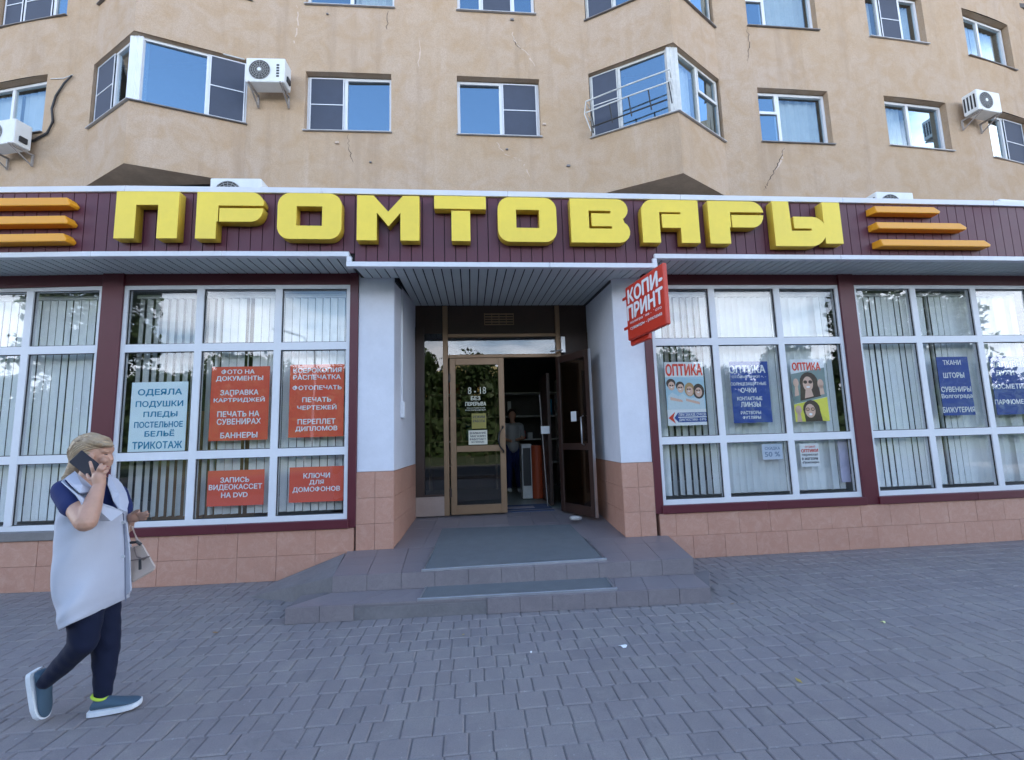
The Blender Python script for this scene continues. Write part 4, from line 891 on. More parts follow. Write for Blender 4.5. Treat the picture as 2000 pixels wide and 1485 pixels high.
SILLL = mat('pale_zinc_sill', (0.42,0.42,0.43), 0.5, metal=0.2, var=0.2)
def face_window(A, B, z0, z1, splits, name='bay_window', inset=.07, fw=.055, thick=None, styles=None, parent=ab, fm=WHITE, gl=GLASSU, top_gap=.03):
    """glazing in the vertical plane from A to B; splits are fractions of the width; styles per pane: g glass, s screen, c curtain"""
    A = Vector((A[0],A[1],0)); B = Vector((B[0],B[1],0)); d = (B-A).normalized(); n = Vector((-d.y, d.x, 0)); n = n if n.y > 0 else -n; Lw = (B-A).length
    def hb(mb, u0, u1, a, b, n0, n1): c = [A+d*u0+n*n0, A+d*u1+n*n0, A+d*u1+n*n1, A+d*u0+n*n1]; mb.hexa([setz(p,a) for p in c]+[setz(p,b) for p in c])
    f = MB(); i0, i1 = inset, inset+.06; z1 = z1-top_gap
    hb(f, 0, fw, z0, z1, i0, i1); hb(f, Lw-fw, Lw, z0, z1, i0, i1); hb(f, fw, Lw-fw, z0, z0+fw, i0, i1); hb(f, fw, Lw-fw, z1-fw, z1, i0, i1)
    o = obj(name, f, fm, parent)
    us = [0]+[s*Lw for s in splits]+[Lw]
    for s in us[1:-1]: m = MB(); hb(m, s-fw*.6, s+fw*.6, z0+fw, z1-fw, i0+.002, i1-.002); obj('mullion', m, fm, o)
    for k in range(len(us)-1):
        a, b = us[k]+(fw if k == 0 else fw*.6), us[k+1]-(fw if k == len(us)-2 else fw*.6); stl = styles[k] if styles else 'g'
        m = MB(); t0 = i0+.03; hb(m, a, b, z0+fw, z1-fw, t0, t0+.006); 
        tl_ = random.uniform(-.012,.012)
        m.v[2] = tuple(Vector(m.v[2])+n*tl_); m.v[1] = tuple(Vector(m.v[1])+n*tl_); m.v[5] = tuple(Vector(m.v[5])+n*tl_); m.v[6] = tuple(Vector(m.v[6])+n*tl_)
        obj('pane', m, GLASSC if 'c' in stl else gl, o)
        if 's' in stl:                        # mosquito screen with its thin frame and cross bar
            m = MB(); hb(m, a+.0, b-.0, z0+fw*.6, z1-fw*.6, i0-.016, i0-.012); obj('mosquito_screen', m, SCREEN, o)
            m = MB(); zc_ = (z0+z1)/2; w_ = .018
            hb(m, a, a+w_, z0+fw*.5, z1-fw*.5, i0-.026, i0-.017); hb(m, b-w_, b, z0+fw*.5, z1-fw*.5, i0-.026, i0-.017)
            for q in (z0+fw*.5, zc_, z1-fw*.5-w_): hb(m, a+w_, b-w_, q, q+w_, i0-.026, i0-.017)
            obj('screen_frame', m, fm, o)
        if 'c' in stl:
            m = MB(); nf = 14; q0 = i1+.12
            for j in range(nf):
                ua, ub_ = a+(b-a)*j/nf, a+(b-a)*(j+1)/nf; wa, wb = .02*math.sin(j*2.1), .02*math.sin((j+1)*2.1)
                m.face([setz(A+d*ua+n*(q0+wa), z0+.02), setz(A+d*ub_+n*(q0+wb), z0+.02), setz(A+d*ub_+n*(q0+wb), z1-.02), setz(A+d*ua+n*(q0+wa), z1-.02)])
            obj('curtain', m, CURT, o)
        if 'v' in stl:                        # small vent sash at the top
            m = MB(); zq = z0+(z1-z0)*.62; hb(m, a, b, zq-.03, zq+.03, i0-.004, i1); hb(m, a, a+.04, zq+.03, z1-fw, i0-.004, i1); hb(m, b-.04, b, zq+.03, z1-fw, i0-.004, i1); obj('vent_sash', m, fm, o)
    m = MB(); c = [A-d*.02-n*.05, B+d*.02-n*.05, B+d*.02+n*.08, A-d*.02+n*.08]; m.hexa([setz(p, z0-.025-(.015 if k < 2 else 0)) for k, p in enumerate(c)]+[setz(p, z0-.004-(.02 if k < 2 else 0)) for k, p in enumerate(c)]); obj('sill', m, random.choice((SILLG, SILLL)), o)
    return o
la, lap, lb = bay(BL, ''); ra, rap, rb = bay(BR, '')
for (a, p, b, Bd, s1, st1, s2, st2) in ((la, lap, lb, BL, (.5,), ('s','c'), (.63,), ('g','s')), (ra, rap, rb, BR, (.36,), ('s','g'), (.52,), ('c','v'))):
    for kz in (0, 2.62):
        z0, z1 = Bd['zs']+kz, Bd['zt']+kz
        face_window(a, p, z0, z1, s1, styles=st1, fw=.05, fm=WHITE if Bd is BL else WHITEO); face_window(p, b, z0, z1, s2, styles=st2, fw=.05, fm=WHITE if Bd is BL else WHITEO)
        m = MB(); q = p+Vector((0,.10,0)); m.box(q.x-.11, q.x+.11, q.y-.03, q.y+.16, z0, z1-.03); obj('corner_post', m, WHITE if Bd is BL else WHITEO, ab, bevel=.01)
        m = MB(); m.v = [tuple(setz(x, z1-.028)) for x in (a, p, b)]; m.f = [(0,2,1)]; m.t = [.5]; obj('bay_ceiling', m, PLASTER, ab)
STY = [((.42,), ('c','c')), ((.45,), ('s','g')), ((.53,), ('g','s')), ((.33,), ('v','gc')), ((.45,), ('c','g')), ((.5,), ('c','s'))]
STU = [((.3,.72), ('s','s','g')), ((.5,), ('g','c')), ((.3,.72), ('g','s','g')), ((.3,), ('v','c')), ((.3,.68), ('c','s','c')), ((.45,), ('c','c'))]
for W_, ST in ((mids, STY), (ups, STU)):
    for (a, b, c, d), (sp_, sy_) in zip(W_, ST):
        face_window(P(a,UO,0), P(b,UO,0), c, d, sp_, name='window', inset=.13, styles=sy_, top_gap=.02)
# cracks and patches
def crack(pts, w, matl, name='wall_crack', off=-.003):
    m = MB(); pr = []; rg = random.Random(len(pts)*7+int(pts[0][0]))
    fine = []
    for k in range(len(pts)-1):
        for j in range(6):
            t_ = j/6; fine.append((pts[k][0]+(pts[k+1][0]-pts[k][0])*t_+rg.uniform(-2.2,2.2), pts[k][1]+(pts[k+1][1]-pts[k][1])*t_+rg.uniform(-1,1)))
    fine.append(pts[-1]); n = len(fine)
    for k, (x, y) in enumerate(fine):
        X, Z = U(x, y); ww = w*(.35+.65*math.sin(math.pi*(k+.3)/(n+.2)))*rg.uniform(.4,1.2); pr.append((P(X-ww, UO+off, Z), P(X+ww, UO+off, Z)))
    for k in range(n-1):
        if name == 'filler_streak' and rg.random() < .4: continue
        m.face([pr[k][0], pr[k][1], pr[k+1][1], pr[k+1][0]])
    return obj(name, m, matl, ab)
CRK = mat('crack_shadow', (0.09,0.065,0.05), .95); PAT = mat('pale_filler', (0.57,0.45,0.36), .95, var=.2, scale=9)
crack([(1459,55),(1463,80),(1462,100),(1460,120)], .012, CRK)
crack([(1532,290),(1524,312),(1512,335),(1500,358),(1492,372)], .013, CRK)
crack([(1533,288),(1526,310),(1515,332)], .028, PAT, 'filler_streak', -.002)
crack([(680,262),(681,290),(690,318)], .007, CRK)
crack([(690,319),(760,320)], .004, CRK)
crack([(1000,45),(1003,80),(1030,105),(1045,130)], .022, PAT, 'filler_streak', -.002)
crack([(1002,75),(1010,88),(1016,96)], .008, CRK)
crack([(580,10),(582,50),(575,85)], .02, PAT, 'filler_streak', -.002)
crack([(968,278),(985,300),(1020,315),(1035,345)], .016, PAT, 'filler_streak', -.002)
crack([(1091,95),(1094,140)], .016, PAT, 'filler_streak', -.002)
crack([(820,80),(818,130)], .012, PAT, 'filler_streak', -.002)
crack([(757,22),(756,58)], .008, CRK)
crack([(1178,60),(1180,90)], .008, CRK)
for (px, py, s_) in ((659,280,.05), (1000,40,.05), (990,293,.035), (1063,244,.05), (1110,325,.05), (724,318,.03), (640,29,.03)):
    X, Z = U(px, py); m = MB(); s_ *= .7; m.fbox(X-s_, X+s_, Z-s_*.6, Z+s_*.6, UO-.035, UO-.001); obj('wall_stub', m, SILLG if px != 1063 and px != 659 else PAT, ab, bevel=.006)
# broken laundry rack on the right bay
lr = thing('laundry_rack', 'bent metal laundry rack hanging on the right bay window', 'rack', (3.1, 7.7, 7.4))
def rb_(u, out_, z):
    d = (rap-ra).normalized(); n = Vector((d.y, -d.x, 0)); n = n if n.y < 0 else -n; return setz(ra+d*u+n*out_, z)
Lr = (rap-ra).length; z0 = 7.42
for z, o_ in ((z0+.62, .22), (z0+.36, .25)):
    m = MB(); m.tube([rb_(.0,.02,z-.02), rb_(-.02,o_,z), rb_(Lr*.5,o_+.02,z+.03), rb_(Lr*.95,o_,z+.06), rb_(Lr*.95,.0,z+.06)], .014, 6); obj('rail', m, WHITEO, lr)
m = MB(); m.tube([rb_(.05,.03,z0+.05), rb_(.08,.2,z0+.06), rb_(Lr*.9,.2,z0+.12)], .014, 6); obj('rail', m, DMET, lr)
for k in range(5):
    u = Lr*(.05+.22*k); m = MB(); m.tube([rb_(u,.25,z0+.37+.05*k/4), rb_(u+.03,.2,z0+.02)], .014, 6); obj('bar', m, DMET, lr)
m = MB(); m.tube([rb_(-.02,.22,z0+.62), rb_(-.05,.25,z0+.34), rb_(.05,.2,z0-.02)], .01, 6); obj('bar', m, WHITEO, lr)

# ------------------------------------------------------------------ air conditioners
def ac_unit(label, loc, rz, bracket=True, sc_=1.0):
    r = thing('air_conditioner', label, 'air conditioner', loc, 'air conditioner outdoor units', rz); w, h, d = .70, .48, .28
    def lk(n, m, mt, par=r, bevel=0, smooth=False):
        o = link(n, m.mesh(n, mt, smooth=smooth), par)
        if bevel: b = o.modifiers.new('bevel', 'BEVEL'); b.width = bevel; b.segments = 2
        return o
    m = MB(); m.box(-w/2, w/2, -d, 0, 0, h); lk('casing', m, ACW, bevel=.02)
    m = MB(); ring = [(-.10+.19*math.cos(a), -d-.004, h/2+.19*math.sin(a)) for a in [2*math.pi*k/28 for k in range(28)]]; m.face(ring[::-1]); lk('fan_recess', m, mat('fan_dark', (0.07,0.07,0.07), .8) if 'fan_dark' not in bpy.data.materials else bpy.data.materials['fan_dark'])
    m = MB()
    for rr_ in (.05, .085, .12, .155, .185):
        m.tube([(-.10+rr_*math.cos(a), -d-.012, h/2+rr_*math.sin(a)) for a in [2*math.pi*k/24 for k in range(25)]], .0045, 4)
    for k in range(8): a = math.pi*k/8; m.tube([(-.10-.19*math.cos(a), -d-.014, h/2-.19*math.sin(a)), (-.10+.19*math.cos(a), -d-.014, h/2+.19*math.sin(a))], .004, 4)
    lk('fan_grille', m, mat('grille_grey', (0.35,0.35,0.35), .6) if 'grille_grey' not in bpy.data.materials else bpy.data.materials['grille_grey'])
    m = MB(); m.tube([(-.10,-d-.01,h/2),(-.10,-d-.02,h/2)], .035, 12); lk('fan_hub', m, ACW)
    m = MB(); m.box(w/2-.001, w/2+.03, -.2, -.08, .08, .18); lk('valve_cover', m, DMET)
    m = MB()
    for k in range(4): m.box(-w/2-.004, -w/2+.001, -d+.04+k*.06, -d+.07+k*.06, .08, h-.08)
    lk('side_louvre', m, DMET)
    if bracket:
        for x in (-.28, .28):
            m = MB(); m.box(x-.015, x+.015, -d-.02, .1, -.03, 0); m.box(x-.015, x+.015, .07, .1, -.24, -.031); m.bar((x,.07,-.22), (x,-d+.02,-.03), .02); lk('bracket', m, BRK)
    else:
        for x in (-.28, .28): m = MB(); m.box(x-.03, x+.03, -d, 0, -.06, 0); lk('foot', m, DMET)
    return r
def slope_at(X): return math.atan2(cv(X+.1)-cv(X-.1), .2)
def ac_on_wall(px, py, label, extra=0, rz=None, back=.12):
    X, Z = at(px, py, UO-.25); return ac_unit(label, P(X, UO-back, Z), slope_at(X) if rz is None else rz)
a1_ = ac_on_wall(525, 148+24, 'white air conditioner on brackets between the left bay and a window')
ac_on_wall(16, 292, 'white air conditioner cut by the left edge below the first window')
ac_on_wall(1918, 226, 'white air conditioner on the wall near the upper right edge')
def ac_on_roof(px, top, off, label):
    X, Z = at(px, top, off); ac_unit(label, P(X, off+.3, Z-.46), slope_at(X), False)
ac_on_roof(460, 349, .9, 'air conditioner on the canopy roof below the left bay, half hidden')
ac_on_roof(1749, 376, 1.3, 'air conditioner on the canopy roof above the orange stripes')
ac_on_roof(1985, 391, 1.3, 'air conditioner on the canopy roof at the right edge')
tm = MB()
for k in range(5): tm.box(.20, .25, -.2835, -.2822, .10+k*.055, .135+k*.055)
link('logo_mark', tm.mesh('logo_mark', DMET), a1_)
# cable by the left unit
m = MB(); pts = []
for (x, y) in ((46,283),(70,276),(95,262),(106,240),(104,215),(112,190),(128,165),(143,150)):
    X, Z = U(x, y); pts.append(P(X, UO-.03, Z))
m.tube(pts, [.02,.022,.022,.022,.02,.02,.018,.014], 6); tag(obj('wrapped_pipe', m, DMET, smooth=True), 'dark wrapped pipe curving up the wall at the far left', 'pipe')
m = MB(); m.tube([P(U(145,149)[0],UO-.03,U(145,149)[1]), P(U(125,155)[0],UO-.02,U(125,155)[1]), P(U(100,155)[0],UO-.01,U(100,155)[1])], .008, 5); tag(obj('thin_cable', m, WHITEO), 'thin pale cable beside the top of the dark pipe', 'cable')
m = MB(); m.tube([P(U(455,135)[0],UO-.35,U(455,135)[1]), P(U(492,141)[0],UO-.3,U(492,141)[1])], .012, 5); tag(obj('thin_cable', m, WHITEO), 'short white rod between the left bay window and the air conditioner', 'cable')

# ------------------------------------------------------------------ litter
for (px, py, s_, lab) in ((1217,1263,.03,'white scrap of paper on the pavers below the right end of the steps'), (1725,1216,.018,'tiny pale yellow scrap on the pavers at the far right'), (1037,1275,.008,'tiny white crumb on the pavers below the steps')):
    g_ = gnd(px, py, .002); m = MB(); n = 7; c = [(g_.x+s_*math.cos(a)*(1+.3*math.sin(a*3)), g_.y+s_*.8*math.sin(a), .006+.006*math.sin(a*2+1)) for a in [2*math.pi*k/n for k in range(n)]]
    for k in range(n): m.face([c[k], c[(k+1)%n], (g_.x, g_.y, .014)])
    tag(obj('paper_scrap', m, PWHITE if px != 1725 else flatc('pale_yellow', (.7,.7,.3))), lab, 'litter', 'scraps on the pavement')
rl_ = random.Random(12)
LV = (flatc('dry_leaf', (.30,.17,.06)), flatc('yellow_leaf', (.45,.33,.08)))
for k, (px, py) in enumerate(((420,1236),(905,1240),(1430,1180),(1560,1330))):
    g_ = gnd(px, py, .003); a = rl_.uniform(0, 6.28); L_ = rl_.uniform(.018,.032); d = Vector((math.cos(a), math.sin(a), 0)); n_ = Vector((-d.y, d.x, 0)); m = MB()
    m.face([g_-d*L_, g_-n_*L_*.4+Vector((0,0,.004)), g_+d*L_+Vector((0,0,.006)), g_+n_*L_*.4+Vector((0,0,.002))])
    tag(obj('dry_leaf', m, LV[k % 2]), 'small dry leaf lying on the grey pavers in front of the shop', 'leaf', 'dry leaves on the pavement')
g_ = gnd(645,1150,Zs); m = MB()
for v in ico.verts: m.v.append((g_.x+v.co.x*.03, g_.y+v.co.y*.03, Zs+.035+v.co.z*.038))
for f in ico.faces: m.f.append(tuple(v.index for v in f.verts)); m.t.append(.5)
tag(obj('white_rag', m, PWHITE), 'crumpled white rag lying on the left end of the lower step', 'rag')
ico.free()

# ------------------------------------------------------------------ the woman on the phone
def W(x, y, Y=3.0): return atY(x/2.395, 820+y/2.395, Y)
def blob(parts, voxel, smooth=6):
    """tapered capsules (p0, r0, p1, r1) and balls (p, (rx, ry, rz)) fused into one continuous skin"""
    b = bmesh.new()
    for q in parts:
        if len(q) == 4:
            p0, r0, p1, r1 = q; p0, p1 = Vector(p0), Vector(p1); d = p1-p0; Ln = d.length
            rot = d.to_track_quat('Z', 'Y').to_matrix().to_4x4() if Ln > 1e-6 else Matrix()
            r = bmesh.ops.create_cone(b, cap_ends=True, segments=20, radius1=r0, radius2=r1, depth=Ln, matrix=Matrix.Translation((p0+p1)/2) @ rot)
            for p, rad in ((p0, r0), (p1, r1)): bmesh.ops.create_icosphere(b, subdivisions=2, radius=rad*1.01, matrix=Matrix.Translation(p))
        else:
            p, r3 = q[0], q[1]; mt = Matrix.Translation(p)
            if len(q) > 2: mt = mt @ q[2].to_4x4()
            bmesh.ops.create_icosphere(b, subdivisions=3, radius=1, matrix=mt @ Matrix.Diagonal((*r3, 1)))
    me = bpy.data.meshes.new('tmp'); b.to_mesh(me); b.free()
    o = bpy.data.objects.new('tmp', me); C.objects.link(o)
    m = o.modifiers.new('r', 'REMESH'); m.mode = 'VOXEL'; m.voxel_size = voxel
    s = o.modifiers.new('s', 'SMOOTH'); s.iterations = smooth; s.factor = .5
    dg = bpy.context.evaluated_depsgraph_get(); me2 = bpy.data.meshes.new_from_object(o.evaluated_get(dg)); bpy.data.objects.remove(o)
    me2.polygons.foreach_set('use_smooth', [True]*len(me2.polygons)); return me2
def add_mesh(name, me, mt, parent, edit=None):
    off = wloc(parent)
    for v in me.vertices:
        if edit: v.co = edit(v.co.copy())
        v.co -= off
    me.materials.clear(); me.materials.append(mt); me.name = name
    return link(name, me, parent)
def skin_mat(name, c):
    m, t, b = nodes(name); g = geo(t); n_ = noise(t, 30, 4, .6, g)
    t.links.new(mixc(t, n_, c, tuple(x*.75 for x in c)), b.inputs['Base Color']); b.inputs['Roughness'].default_value = .5
    b.inputs['Subsurface Weight'].default_value = .12; b.inputs['Subsurface Radius'].default_value = (.02,.008,.004); b.inputs['Subsurface Scale'].default_value = .3
    return m
SK = skin_mat('skin', (0.60,0.34,0.235)); LIP = flatc('lips', (0.42,0.14,0.12)); HR = mat('blond_hair', (0.40,0.29,0.18), .5, var=.35, scale=30, bmp=.5, bscale=120)
def cloth(name, c, rough=.85, sc_=400, var=.05, st=.25):
    m, t, b = nodes(name); g = geo(t); f = noise(t, sc_, 2, .5, g); l = noise(t, 7, 4, .6, g)
    t.links.new(mixc(t, M(t, 'MULTIPLY', M(t, 'ADD', f, l), .35), c, tuple(x*.72 for x in c)), b.inputs['Base Color']); b.inputs['Roughness'].default_value = rough
    b.inputs['Sheen Weight'].default_value = .03; b.inputs['Specular IOR Level'].default_value = .25
    bump(t, b, M(t, 'ADD', M(t, 'MULTIPLY', f, .3), l), st, .012); return m
VEST = cloth('vest_pale_grey', (0.56,0.58,0.655)); NAVY = cloth('navy_top', (0.022,0.035,0.13)); JEAN = cloth('dark_jeans', (0.008,0.012,0.035), st=.5)
SHOE = cloth('shoe_mesh', (0.07,0.12,0.17), .8, 700); SOLE = mat('shoe_sole', (0.72,0.75,0.78), .6); LIME = mat('lime_lining', (0.45,0.62,0.05), .7); BAGM = mat('beige_leather', (0.50,0.40,0.34), .45, var=.1)
pr = thing('person', 'woman in a pale sleeveless long vest walking right and talking on a phone', 'person', (-2.2, 3.0, 0))
YN, YF = 2.80, 3.20
sh_n, el_n, wr_n = W(315,338,2.84), W(402,478,2.70), W(465,305,2.80)
sh_f, el_f, wr_f = W(540,360,3.18), W(585,500,3.24), W(606,462,3.15)
neck = W(425,285,3.0); hd = W(446,165,3.0)
body = [(W(425,340,3.0), .09, W(425,560,3.0), .11), (W(425,560,3.0), .11, W(425,830,3.0), .10),
        (W(425,235,3.0), .052, W(425,330,3.0), .075), (sh_n, .066, W(430,330,3.0), .08), (sh_f, .06, W(430,330,3.0), .08),
        (sh_n, .055, el_n, .050), (el_n, .050, el_n.lerp(wr_n,.35), .047), (el_n.lerp(wr_n,.35), .047, wr_n, .028),
        (sh_f, .055, el_f, .048), (el_f, .046, wr_f, .03)]
# head: skull, jaw, nose, ears
body += [(W(434,150,3.0), (.095,.078,.105)), (W(452,205,3.0), (.066,.060,.072)), (W(476,236,3.0), (.034,.034,.026)), (W(486,190,3.0), (.043,.048,.060)), (W(497,140,3.0), (.030,.05,.035)),
         (W(512,160,3.0), .008, W(522,186,3.0), .0105), (W(505,214,3.0), (.012,.024,.010)), (W(500,228,3.0), (.012,.022,.009)), (W(500,150,2.985), (.018,.034,.010)), (W(488,190,2.965), (.022,.022,.020)),
         (W(425,175,2.928), (.018,.01,.03))]
# near hand round the phone
ph_c = W(400,207,2.845)
def hand(parts, wrist, palm, fingers, thumb, pr_=.03, fr_=.0082):
    parts.append((wrist, .029, palm, .031)); parts.append((palm, (.037,.02,.037)))
    for f in fingers+[thumb]:
        for k in range(len(f)-1): parts.append((f[k], fr_*(1.15-.12*k), f[k+1], fr_*(1.03-.12*k)))
pm = W(463,268,2.80)
F = [[W(440,256,2.80), W(430,226,2.788), W(422,198,2.80)], [W(456,248,2.795), W(462,228,2.782), W(474,208,2.79)],
     [W(470,250,2.80), W(480,234,2.785), W(492,218,2.80)], [W(480,258,2.81), W(491,250,2.795), W(503,238,2.81)]]
hand(body, wr_n, pm, F, [W(440,285,2.80), W(418,275,2.80), W(408,256,2.82)])
pm2 = W(634,452,3.12)
F2 = [[W(648,442,3.10), W(672,437,3.09), W(688,430,3.09)], [W(650,450,3.11), W(676,447,3.09), W(693,440,3.08)], [W(650,458,3.12), W(675,457,3.10), W(690,452,3.09)], [W(645,464,3.13), W(668,466,3.11), W(682,464,3.10)]]
hand(body, wr_f, pm2, F2, [W(620,440,3.10), W(636,428,3.08), W(650,424,3.07)])
add_mesh('body', blob(body, .0042, 2), SK, pr)
# eye, brow, lips as small parts of the face
m = MB()
def disc(mb, c, rx, rz, n=10, tilt=0, nrm=(0.35,-1,0)):
    nv = Vector(nrm).normalized(); ux = Vector((0,0,1)).cross(nv).normalized(); uz = nv.cross(ux); ca, sa = math.cos(tilt), math.sin(tilt)
    pts = []
    for k in range(n):
        a = 2*math.pi*k/n; x, z = rx*math.cos(a), rz*math.sin(a); pts.append(c+ux*(x*ca-z*sa)+uz*(x*sa+z*ca))
    mb.face(pts)
disc(m, W(496,163,2.934), .009, .003); obj('eye', m, HAIR, pr)
m = MB(); disc(m, W(493,151,2.930), .014, .0026, tilt=-.15); obj('eyebrow', m, mat('brow_brown', (0.25,0.15,0.09), .8), pr)
m = MB(); disc(m, W(500,220,2.950), .009, .0035, tilt=.1); obj('lips', m, LIP, pr)
hair = [(W(420,138,3.0), (.098,.086,.100)), (W(450,110,2.99), (.074,.078,.050)), (W(484,112,2.975), (.036,.056,.024)), (W(385,185,3.0), (.055,.070,.070)),
        (W(405,165,2.945), (.045,.030,.055)), (W(365,205,3.0), .045, W(330,250,3.02), .028), (W(330,250,3.02), .028, W(295,275,3.03), .010), (W(506,122,2.97), (.020,.042,.010))]
def hair_fix(v):
    a = math.sin(v.z*330+v.x*120+v.y*60)*.0022+math.sin(v.z*170+v.x*60)*.0025; return v+Vector((a, -a, a*.5))
add_mesh('hair', blob(hair, .005, 3), HR, pr, hair_fix)
HR2 = mat('blond_strand', (0.62,0.49,0.33), .45, var=.3, scale=25); HR3 = mat('dark_blond_strand', (0.19,0.13,0.08), .5, var=.3, scale=25)
rh = random.Random(4); cen = W(422,150,3.0); tie = W(355,222,3.01); sm_ = {0: MB(), 1: MB(), 2: MB()}
for k in range(230):
    th = rh.uniform(-1.0, 1.35); x0 = W(rh.uniform(440,520), 0, 3.0).x       # start near the brow, sweep back to the tie
    pts = []; lift = rh.uniform(.0, .006)
    st_ = Vector((.10*math.cos(.2+.5*rh.random()), -.085*math.sin(1.2-th*.55), .095*math.sin(.3+max(0,th)*.8)))
    for j in range(9):
        t_ = j/8; a = st_.lerp(tie-cen, t_); bulge = math.sin(math.pi*t_)
        a = a+Vector((0, -.05*bulge*(1 if st_.y < 0 else -1)*abs(st_.y)/.085, .07*bulge*(.3+max(0,th)*.6)))
        e_ = Vector((a.x/.100, a.y/.090, a.z/.104)); l_ = e_.length
        if t_ < .85 and l_ > 1e-4: a = a*((1+lift*8)/l_)
        pts.append(cen+a)
    if rh.random() < .5: pts += [W(325,258,3.02)+Vector((rh.uniform(-.015,.015), rh.uniform(-.02,.02), rh.uniform(-.015,.015))), W(rh.uniform(282,310),rh.uniform(268,285),3.02+rh.uniform(-.02,.02))]
    sm_[rh.choice((0,1,1,2))].tube(pts, [.0022]*(len(pts)-1)+[.0006], 4)
for k, mt in ((0, HR2), (1, HR), (2, HR3)): obj('hair_strands', sm_[k], mt, pr, smooth=True, kind='stuff')
# sleeves and top
add_mesh('top', blob([(W(428,318,3.0), .088, W(435,440,3.0), .095), (W(305,332,2.83), .063, W(348,405,2.77), .064), (W(305,325,2.83), .058, W(350,325,2.90), .06), (W(535,350,3.17), .07, W(565,420,3.2), .064), (W(470,345,2.98), .06, W(485,400,2.97), .07)], .008, 4), NAVY, pr,
         lambda v: v+Vector((0,0,math.sin(v.x*60+v.z*45)*.003)))
m = MB(); m.fbox; 
m = MB(); bx = W(290,378,2.745); m.box(bx.x-.012, bx.x+.012, bx.y-.003, bx.y, bx.z-.004, bx.z+.004); obj('sleeve_tab', m, PWHITE, pr)
# vest: rings from collar to hem, slanting at neck and hem
rings = []; NR = 40
RG = [(258,395,338,520,.125),(278,405,318,556,.165),(312,410,300,578,.18),(360,425,286,590,.18),(420,455,276,597,.19),(480,495,268,602,.20),(560,560,266,606,.205),(650,645,264,608,.21),(740,730,270,612,.215),(820,795,280,612,.22),(890,835,291,608,.222),(936,866,301,602,.222)]
for yl, yr, xl_, xr_, dep in RG:
    ring = []; PM = W((xl_+xr_)/2, (yl+yr)/2, 3.0).x
    hw_ = abs(W(xr_, yl, 3.0).x-W(xl_, yl, 3.0).x)/2; ks = .87*math.sqrt(max(.30, 1-(.66*dep/hw_)**2))
    for k in range(NR):
        a = 2*math.pi*k/NR; cx_, sx_ = math.cos(a), math.sin(a); ex = .82
        u = math.copysign(abs(cx_)**ex, cx_); v_ = math.copysign(abs(sx_)**ex, sx_)
        x = (xl_+xr_)/2+(xr_-xl_)/2*u; y = yl+(yr-yl)*((u+1)/2)**(2.3 if yl < 300 else 1.6 if yl < 350 else 1)
        p = W(x, y, 3.0)
        fold = .006*math.sin(a*5+yl*.012)*min(1, (yl-260)/300)
        ring.append(Vector((PM+(p.x-PM)*ks, 3.0+dep*v_*(1+fold*4)+fold, p.z)))
    rings.append(ring)
# more rings by interpolation, with soft creases
fr_ = []
for k in range(len(rings)-1):
    for j in range(3):
        t_ = j/3; fr_.append([rings[k][i]*(1-t_)+rings[k+1][i]*t_+Vector((0, math.sin(rings[k][i].x*26+(k*3+j)*.62)*.005*min(1,k/3)+math.sin(rings[k][i].x*11-(k*3+j)*.31)*.006+math.sin(rings[k][i].x*38+(k*3+j)*.9+1.5*math.sin((k*3+j)*.4))*.005*min(1,k/4)+max(0,math.sin(rings[k][i].x*17+(k*3+j)*.28))**3*.014*min(1,k/3), 0)) for i in range(NR)])
fr_.append(rings[-1]); m = MB(); m.loft(fr_, cap=False)
vo = obj('vest', m, VEST, pr, smooth=True); s = vo.modifiers.new('solid', 'SOLIDIFY'); s.thickness = .008; s.offset = 1; sb = vo.modifiers.new('sub', 'SUBSURF'); sb.levels = 1; sb.render_levels = 1
def ribbon(pts, w, mt, name, th=.006, par=pr):
    m = MB()
    for k in range(len(pts)-1):
        a, b = pts[k], pts[k+1]; m.bar(a, b, w, th, up=(0,1,0))
    return obj(name, m, mt, par)
def vsurf(x, y, lift=.012):                    # a point on the camera-facing side of the vest
    k = 0
    while k < len(RG)-2 and RG[k+1][0] < y: k += 1
    a, b = RG[k], RG[k+1]; t_ = min(1, max(0, (y-a[0])/(b[0]-a[0]))); xl_, xr_, dep = (a[i]*(1-t_)+b[i]*t_ for i in (2,3,4))
    u = max(-.99, min(.99, (x-(xl_+xr_)/2)/((xr_-xl_)/2))); vv = (1-abs(u)**(2/.82))**(.41); return W(x, y, 3.0-dep*vv-lift)
# collar lapel, front edge, buttons
def cloth_patch(name, pts, hub):
    bm = bmesh.new(); vs_ = [bm.verts.new(W(*p)) for p in pts]; h = bm.verts.new(W(*hub))
    for k in range(len(vs_)): bm.faces.new((vs_[k], vs_[(k+1)%len(vs_)], h))
    bmesh.ops.recalc_face_normals(bm, faces=bm.faces); me = bpy.data.meshes.new(name); bm.to_mesh(me); bm.free()
    o = add_mesh(name, me, VEST, pr); o.modifiers.new('s', 'SOLIDIFY').thickness = .006
    return o
cloth_patch('vest_yoke', [(350,243,2.91),(318,262,2.87),(288,286,2.79),(325,318,2.72),(358,350,2.705),(378,380,2.70),(400,420,2.71),(396,470,2.785),(520,475,2.80),(578,434,2.85),(530,408,2.815),(485,393,2.80),(462,358,2.82),(441,323,2.85),(401,287,2.90),(372,262,2.92)], (420,385,2.745))
cloth_patch('collar', [(350,240,2.90),(306,272,2.80),(338,308,2.73),(378,341,2.72),(440,337,2.82),(441,320,2.845),(401,285,2.885),(372,260,2.91)], (385,305,2.77))
cloth_patch('lapel', [(507,258,3.02),(540,275,3.05),(566,302,3.05),(588,345,3.0),(598,389,2.95),(588,434,2.86),(555,420,2.83),(529,382,2.87),(515,340,2.9),(502,305,2.95)], (553,350,2.92))
